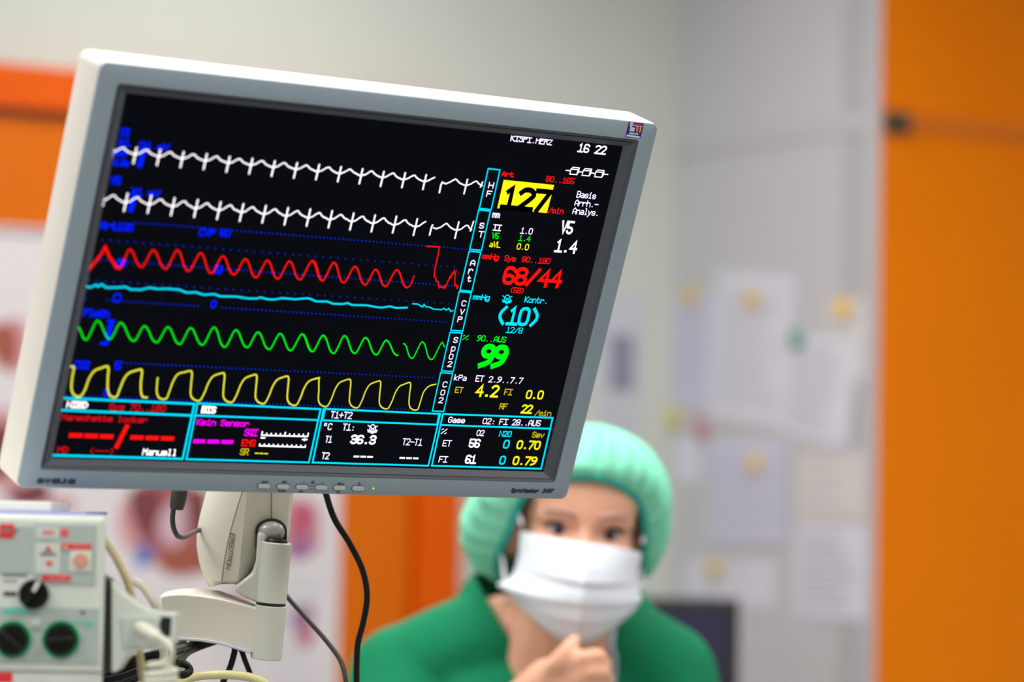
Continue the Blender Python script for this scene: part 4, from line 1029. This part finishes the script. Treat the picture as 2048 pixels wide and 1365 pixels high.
for j in range(NT+1):
    t = j/NT; r = []
    for k, p in enumerate(rim):
        a = 2*math.pi*k/NR
        o = (p-cen); o.normalize()
        left = max(0, -o.x)
        low = max(0, min(1, (.05-p.z)/.08))
        pf = .036+.030*left*low
        out = Vector((o.x*(1.15 if o.x > 0 else 1.5), o.y*.9, o.z*.8+.05))
        c1 = p+out*pf*1.35
        c2 = apex+Vector((o.x*.115, o.y*.11, -.002))
        if left*low > 0: c1 = c1+Vector((-.025, 0, .02))*left*low
        q = p*(1-t)**3+c1*3*t*(1-t)**2+c2*3*t*t*(1-t)+apex*t**3
        fold = (math.sin(a*30+ph[0]+2*math.sin(t*5+ph[2]))+.6*math.sin(a*19+ph[1]+t*7))*.0042*(1-t)**.7*min(1, t*8+.25)
        fold += .0035*math.sin(a*5+ph[3]+t*6)*math.sin(t*math.pi)
        r.append(H(*(q+o*fold)))
    rows.append(r+[r[0]])
cap_o = MB().grid(rows).build('cap', M_cap, person, True, world=True)
so = cap_o.modifiers.new('thick', 'SOLIDIFY'); so.thickness = .0015
MB().tube([H(*(p+(p-cen).normalized()*.002)) for p in rim]+[H(*(rim[0]+(rim[0]-cen).normalized()*.002))], .0048, 8).build('elastic_band', mat('cap rim teal', (34, 168, 156), .8), cap_o, True, world=True)

# mask with pleats
MR_ = [(0, -.0095, .073, -.020), (.10, -.021, .073, -.032), (.22, -.036, .072, -.044), (.36, -.052, .073, -.051), (.50, -.068, .076, -.051), (.62, -.081, .081, -.048), (.74, -.094, .077, -.043), (.84, -.107, .072, -.036), (.92, -.119, .064, -.027), (1.0, -.130, .050, -.012)]
rows = []; NS = 41
def lerp_row(t):
    for a, b in zip(MR_, MR_[1:]):
        if t <= b[0]+1e-9:
            f = (t-a[0])/(b[0]-a[0]); return [a[i]+(b[i]-a[i])*f for i in range(4)]
for j in range(45):
    t = j/44; _, z, hw, y0 = lerp_row(t); r = []
    for i in range(NS):
        s_ = -1+2*i/(NS-1)
        side_y = .040+.012*t if t < .75 else .045-.03*(t-.75)
        y = y0-.003+(side_y-y0)*(.28*abs(s_)+.72*abs(s_)**2.7)
        for t0 in (.38, .60, .80):
            if t > t0: y += .0038*max(0, 1-(t-t0)/.14)*(1-abs(s_)**4)
            else: y -= .0016*max(0, 1-(t0-t)/.05)*(1-abs(s_)**4)
        y += .0022*math.exp(-(s_*18)**2)*-1
        zz = z-(.011 if s_ > 0 else 0)*s_*s_*max(0, 1-t/.5)+.024*s_*s_*max(0, t-.55)/.45
        r.append(H(s_*hw-(.012*max(0, -s_)*math.exp(-((t-.62)/.1)**2)), y, zz))
    rows.append(r)
mask_o = MB().grid(rows).build('mask', M_mask, person, True, world=True)
so = mask_o.modifiers.new('thick', 'SOLIDIFY'); so.thickness = .0015
for pts in ([(-.073, .036, -.003), (-.079, .05, .014), (-.088, .075, .03)], [(.073, .036, -.008), (.080, .06, .004), (.085, .09, .02)],
            [(-.085, .046, -.072), (-.088, .07, -.055), (-.094, .095, -.02), (-.096, .10, .0)], [(.075, .046, -.070), (.08, .07, -.06), (.085, .1, -.03)]):
    MB().tube(spline([H(*p) for p in pts], 5), .0024, 8).build('mask_tie', M_mask, mask_o, True, world=True)
MB().tube(spline([H(.05, .03, -.10), px(1222, 1290, 3.575), px(1228, 1320, 3.60), px(1226, 1360, 3.62), px(1222, 1420, 3.615)], 6), .0045, 8).build('mask_tie', mat('grey tie', (160, 176, 184), .7), mask_o, True, world=True)

# ------------------------------------------------------------------ posters and papers
M_paper = mat('poster paper', (208, 203, 208), .7, var=.02, scale=8)
def wall_frame(p, kind):
    """frame on a wall: x along the wall, y out of the room, z up"""
    R = RM if kind == 'back' else RM @ Matrix.Rotation(-math.pi/2, 4, 'Z')
    return Matrix.Translation(p) @ R
def blob_disc(mb, pts, y, M=None, flip=1):
    mb.add([(p[0], y, p[1]) for p in pts], [tuple(range(len(pts)))])
OFFP = .0325
def pst(x, y): return on_back(x, y, OFFP)
pc_ = (pst(-80, 900)+pst(684, 900))/2; pc_.z = (pst(200, 468).z+pst(200, 1560).z)/2
poster = empty('wall_poster', wall_frame(pc_, 'back'))
pinv = (wall_frame(pc_, 'back')).inverted()
def P2(x, y): q = pinv @ pst(x, y); return q.x, q.z
w_ = P2(684, 1100)[0]-P2(-80, 1100)[0]; h_ = pst(60, 466).z-pst(200, 1560).z
MB().box((0, 0, 0), (w_, .002, h_)).build('sheet', M_paper, poster)
for sg in (-1, 1): MB().capsule((-w_/2, -.004, sg*h_/2), (w_/2, -.004, sg*h_/2), .006).build('rail', mat('grey poster rail', (196, 192, 200), .5), poster, True)
tag(poster, 'large white anatomical poster with red heart drawings on the orange door', 'poster')
INK = {'d': mat('dark red print', (112, 52, 58), .7, var=.15, scale=40), 'r': mat('red print', (156, 84, 90), .7, var=.12, scale=40), 'k': mat('pink print', (196, 142, 148), .7, var=.1, scale=40),
       'm': mat('magenta print', (178, 82, 110), .7), 'b': mat('blue print', (60, 106, 186), .7), 'v': mat('violet print', (150, 104, 146), .7), 'w': mat('pale print', (192, 164, 176), .7), 'o': mat('brown print', (150, 78, 62), .7), 'g': mat('grey print text', (176, 172, 182), .7)}
def blob(cx, cy, rx, ry, c, y, seed, lob=.12, tilt=0.0):
    rg = random.Random(seed); a1, a2 = rg.uniform(0, 6), rg.uniform(0, 6); pts = []
    for k in range(28):
        a = 2*math.pi*k/28; f = 1+lob*math.sin(2*a+a1)+lob*.7*math.sin(3*a+a2)
        X, Y = rx*f*math.cos(a), ry*f*math.sin(a)
        pts.append(P2(cx+X*math.cos(tilt)-Y*math.sin(tilt), cy+X*math.sin(tilt)+Y*math.cos(tilt)))
    mb = MB(); blob_disc(mb, pts, y); return mb.build('illustration', INK[c], poster)
Z1, Z2, Z3, Z4 = -.0014, -.0018, -.0022, -.0026
for a in ((330, 1050, 82, 110, 'k', Z1, 1), (340, 1035, 74, 92, 'r', Z2, 2), (290, 1020, 26, 60, 'd', Z3, 3, .2), (372, 1120, 52, 34, 'o', Z3, 4), (345, 1048, 30, 44, 'w', Z4, 5), (395, 1020, 26, 40, 'd', Z3, 6),
          (286, 1112, 14, 26, 'b', Z4, 7), (592, 1058, 46, 66, 'k', Z1, 8), (604, 1040, 28, 40, 'm', Z2, 9), (600, 1096, 30, 24, 'v', Z2, 10), (604, 1238, 22, 30, 'v', Z1, 11), (612, 1276, 14, 22, 'm', Z2, 12),
          (18, 690, 40, 62, 'k', Z1, 13), (10, 690, 26, 48, 'o', Z2, 14), (8, 905, 46, 80, 'k', Z1, 15), (2, 900, 30, 62, 'd', Z2, 16), (60, 990, 44, 24, 'd', Z1, 17), (120, 1010, 30, 20, 'k', Z1, 18),
          (470, 1230, 40, 50, 'w', Z1, 19), (500, 720, 90, 120, 'r', Z1, 20), (240, 640, 80, 100, 'k', Z1, 21), (505, 705, 50, 70, 'd', Z2, 22)):
    blob(*a)
tl = MB()
for k in range(16):
    for x0, x1 in ((200, 250), (430, 520), (540, 650)):
        y = 1160+k*22; L = random.uniform(.6, 1)
        a, b = P2(x0, y), P2(x0+(x1-x0)*L, y+2)
        tl.add([(a[0], Z1, a[1]), (b[0], Z1, a[1]), (b[0], Z1, a[1]-.004), (a[0], Z1, a[1]-.004)], [(0, 1, 2, 3)])
tl.build('printed_lines', INK['g'], poster)['kind'] = 'stuff'

PM = {'white': mat('paper white', (208, 209, 224), .7, var=.02), 'blue': mat('paper pale blue', (196, 198, 220), .7, var=.02), 'grey': mat('paper grey', (190, 192, 202), .7, var=.02), 'cream': mat('paper cream', (204, 203, 204), .7, var=.02), 'yellow': mat('paper pale yellow', (210, 208, 186), .7, var=.02)}
M_line = mat('grey printed text', (168, 168, 182), .7); M_line_d = mat('darker printed text', (140, 142, 160), .7)
def paper(kind, x0, y0, x1, y1, m, label, tilt=0, off=.001, lines=8, dense=M_line, cols=0, picture=None, group=None, cat='paper'):
    f = on_panel if kind == 'panel' else on_back
    c = f((x0+x1)/2, (y0+y1)/2, off); w = (f(x1, (y0+y1)/2)-f(x0, (y0+y1)/2)).length; h = (f((x0+x1)/2, y0)-f((x0+x1)/2, y1)).length
    Mx = wall_frame(c, kind) @ Matrix.Rotation(math.radians(tilt), 4, 'Y')
    root = empty('paper_sheet', Mx); MB().box((0, 0, 0), (w, .0006, h)).build('sheet', PM[m], root)
    mb = MB()
    if cols:
        for k in range(cols): mb.box((-w*.42+w*.84*k/(cols-1), -.0006, -.02*h), (.004, .0003, h*.78))
    for k in range(lines):
        L = w*random.uniform(.5, .8); mb.box((-w*.4+L/2, -.0006, h*.36-h*.72*k/max(lines-1, 1)), (L, .0003, .0045))
    if lines or cols: mb.build('printed_lines', dense, root)['kind'] = 'stuff'
    if picture:
        px0, py0, px1, py1 = picture; mb = MB().box(((px0+px1)/2*w, -.0007, (py0+py1)/2*h), ((px1-px0)*w, .0003, (py1-py0)*h)); mb.build('printed_picture', mat('slate picture', (128, 132, 150), .7, var=.1, scale=20), root)
    return tag(root, label, cat, group)
paper('panel', 1338, 592, 1436, 806, 'blue', 'pale blue sheet held by a yellow magnet above the small note', 0, .0012, 10)
paper('panel', 1424, 546, 1580, 846, 'white', 'tilted white sheet hanging from a yellow magnet between pale blue and green magnet sheets', 6, .0022, 12)
paper('panel', 1566, 672, 1706, 884, 'white', 'tilted white sheet under the green magnet', 9, .0032, 8, M_line_d)
paper('panel', 1650, 600, 1740, 760, 'cream', 'cream sheet under a yellow magnet next to the orange wall', 2, .0022, 6)
paper('panel', 1420, 878, 1576, 1086, 'blue', 'pale blue table sheet with upright columns', 0, .0042, 0, M_line_d, 9)
paper('panel', 1590, 905, 1736, 1040, 'cream', 'cream coloured note above the lowest printed sheet', 0, .0012, 4)
paper('panel', 1588, 1048, 1732, 1240, 'white', 'white printed sheet, lowest beside the orange wall', 0, .0032, 9, M_line_d)
paper('panel', 1352, 870, 1402, 962, 'white', 'small blank white note under the red magnet', 0, .0012, 0)
paper('panel', 1372, 1122, 1548, 1210, 'white', 'wide white note under a yellow magnet above the dark computer screen', 0, .0012, 3)
paper('back', 1192, 586, 1284, 806, 'grey', 'grey sheet with a dark picture on the pale wall', 0, .001, 0, M_line, 0, (-.2, -.40, .32, .12), cat='poster')
paper('back', 1198, 812, 1276, 900, 'grey', 'grey note below the sheet with the dark picture', 0, .001, 3)
def magnet(x, y, rgb, nm, label, r=.021, off=.0045):
    c = on_panel(x, y, off)
    o = MB().lathe([(r, 0), (r, .006), (r*.85, .009), (r*.5, .0085), (0, .0085)], (0, 0, 0), (0, -1, 0), 28).build('round_magnet', mat(nm, rgb, .4), None, 'auto')
    o.matrix_world = wall_frame(c, 'panel'); return tag(o, label, 'magnet', 'magnets on the grey panel')
magnet(1382, 592, (214, 186, 104), 'yellow magnet', 'yellow round magnet on the pale blue sheet')
magnet(1506, 600, (214, 186, 104), 'yellow magnet', 'yellow round magnet on the tilted white sheet')
magnet(1688, 618, (232, 190, 70), 'strong yellow magnet', 'strong yellow round magnet on the cream sheet')
magnet(1595, 680, (84, 150, 124), 'green magnet', 'green round magnet on a tilted white sheet')
magnet(1348, 838, (208, 200, 90), 'lemon magnet', 'lemon yellow round magnet beside the red magnet')
magnet(1402, 858, (196, 120, 136), 'red magnet', 'dull red round magnet above the small blank note')
magnet(1511, 928, (222, 190, 112), 'yellow magnet b', 'yellow round magnet on the table sheet with columns', off=.0055)
magnet(1430, 1138, (206, 184, 100), 'yellow magnet c', 'yellow round magnet on the wide white note')

# ------------------------------------------------------------------ desk with a dark computer screen behind the person
DK = px(1350, 1300, 5.35)
desk = empty('desk', RM @ Matrix.Rotation(0, 4, 'Z')); 
dr, ds = DK.dot(ER), DK.dot(ES)
desk.matrix_world = RM @ Matrix.Translation((dr-.12, ds+.1, 0))
M_desk = mat('light grey desk', (188, 188, 186), .45)
MB().box((0, 0, .735), (1.1, .6, .03)).build('desk_top', M_desk, desk, bevel=.004)
for sx in (-1, 1):
    for sy in (-1, 1): MB().box((sx*.5, sy*.25, .36), (.04, .04, .72)).build('leg', M_desk, desk, bevel=.003)
tag(desk, 'light grey desk in front of the papered panel', 'desk')
zt2 = px(1400, 1196, 5.35).z; xrgt = px(1474, 1300, 5.35)
comp = empty('computer_screen', Matrix.Translation((xrgt.x-.25, 5.35, .75)) @ Matrix.Rotation(math.radians(-6), 4, 'Z'))
Hc = zt2-.75
MB().box((0, .02, Hc-.19), (.5, .045, .38)).build('casing', mat('black computer plastic', (26, 24, 30), .45), comp, bevel=.008)
MB().box((0, -.0035, Hc-.19), (.455, .004, .33)).build('display', mat('dark violet glass', (44, 38, 66), .3), comp)
MB().tube([(0, .04, .01), (0, .045, Hc-.2)], .022, 16).build('stand', M_blk, comp, True)
MB().lathe([(.12, 0), (.12, .008), (.03, .016), (0, .016)], (0, .02, 0), (0, 0, 1), 32).build('base', M_blk, comp, 'auto')
tag(comp, 'dark computer screen standing on the desk behind the person', 'monitor')
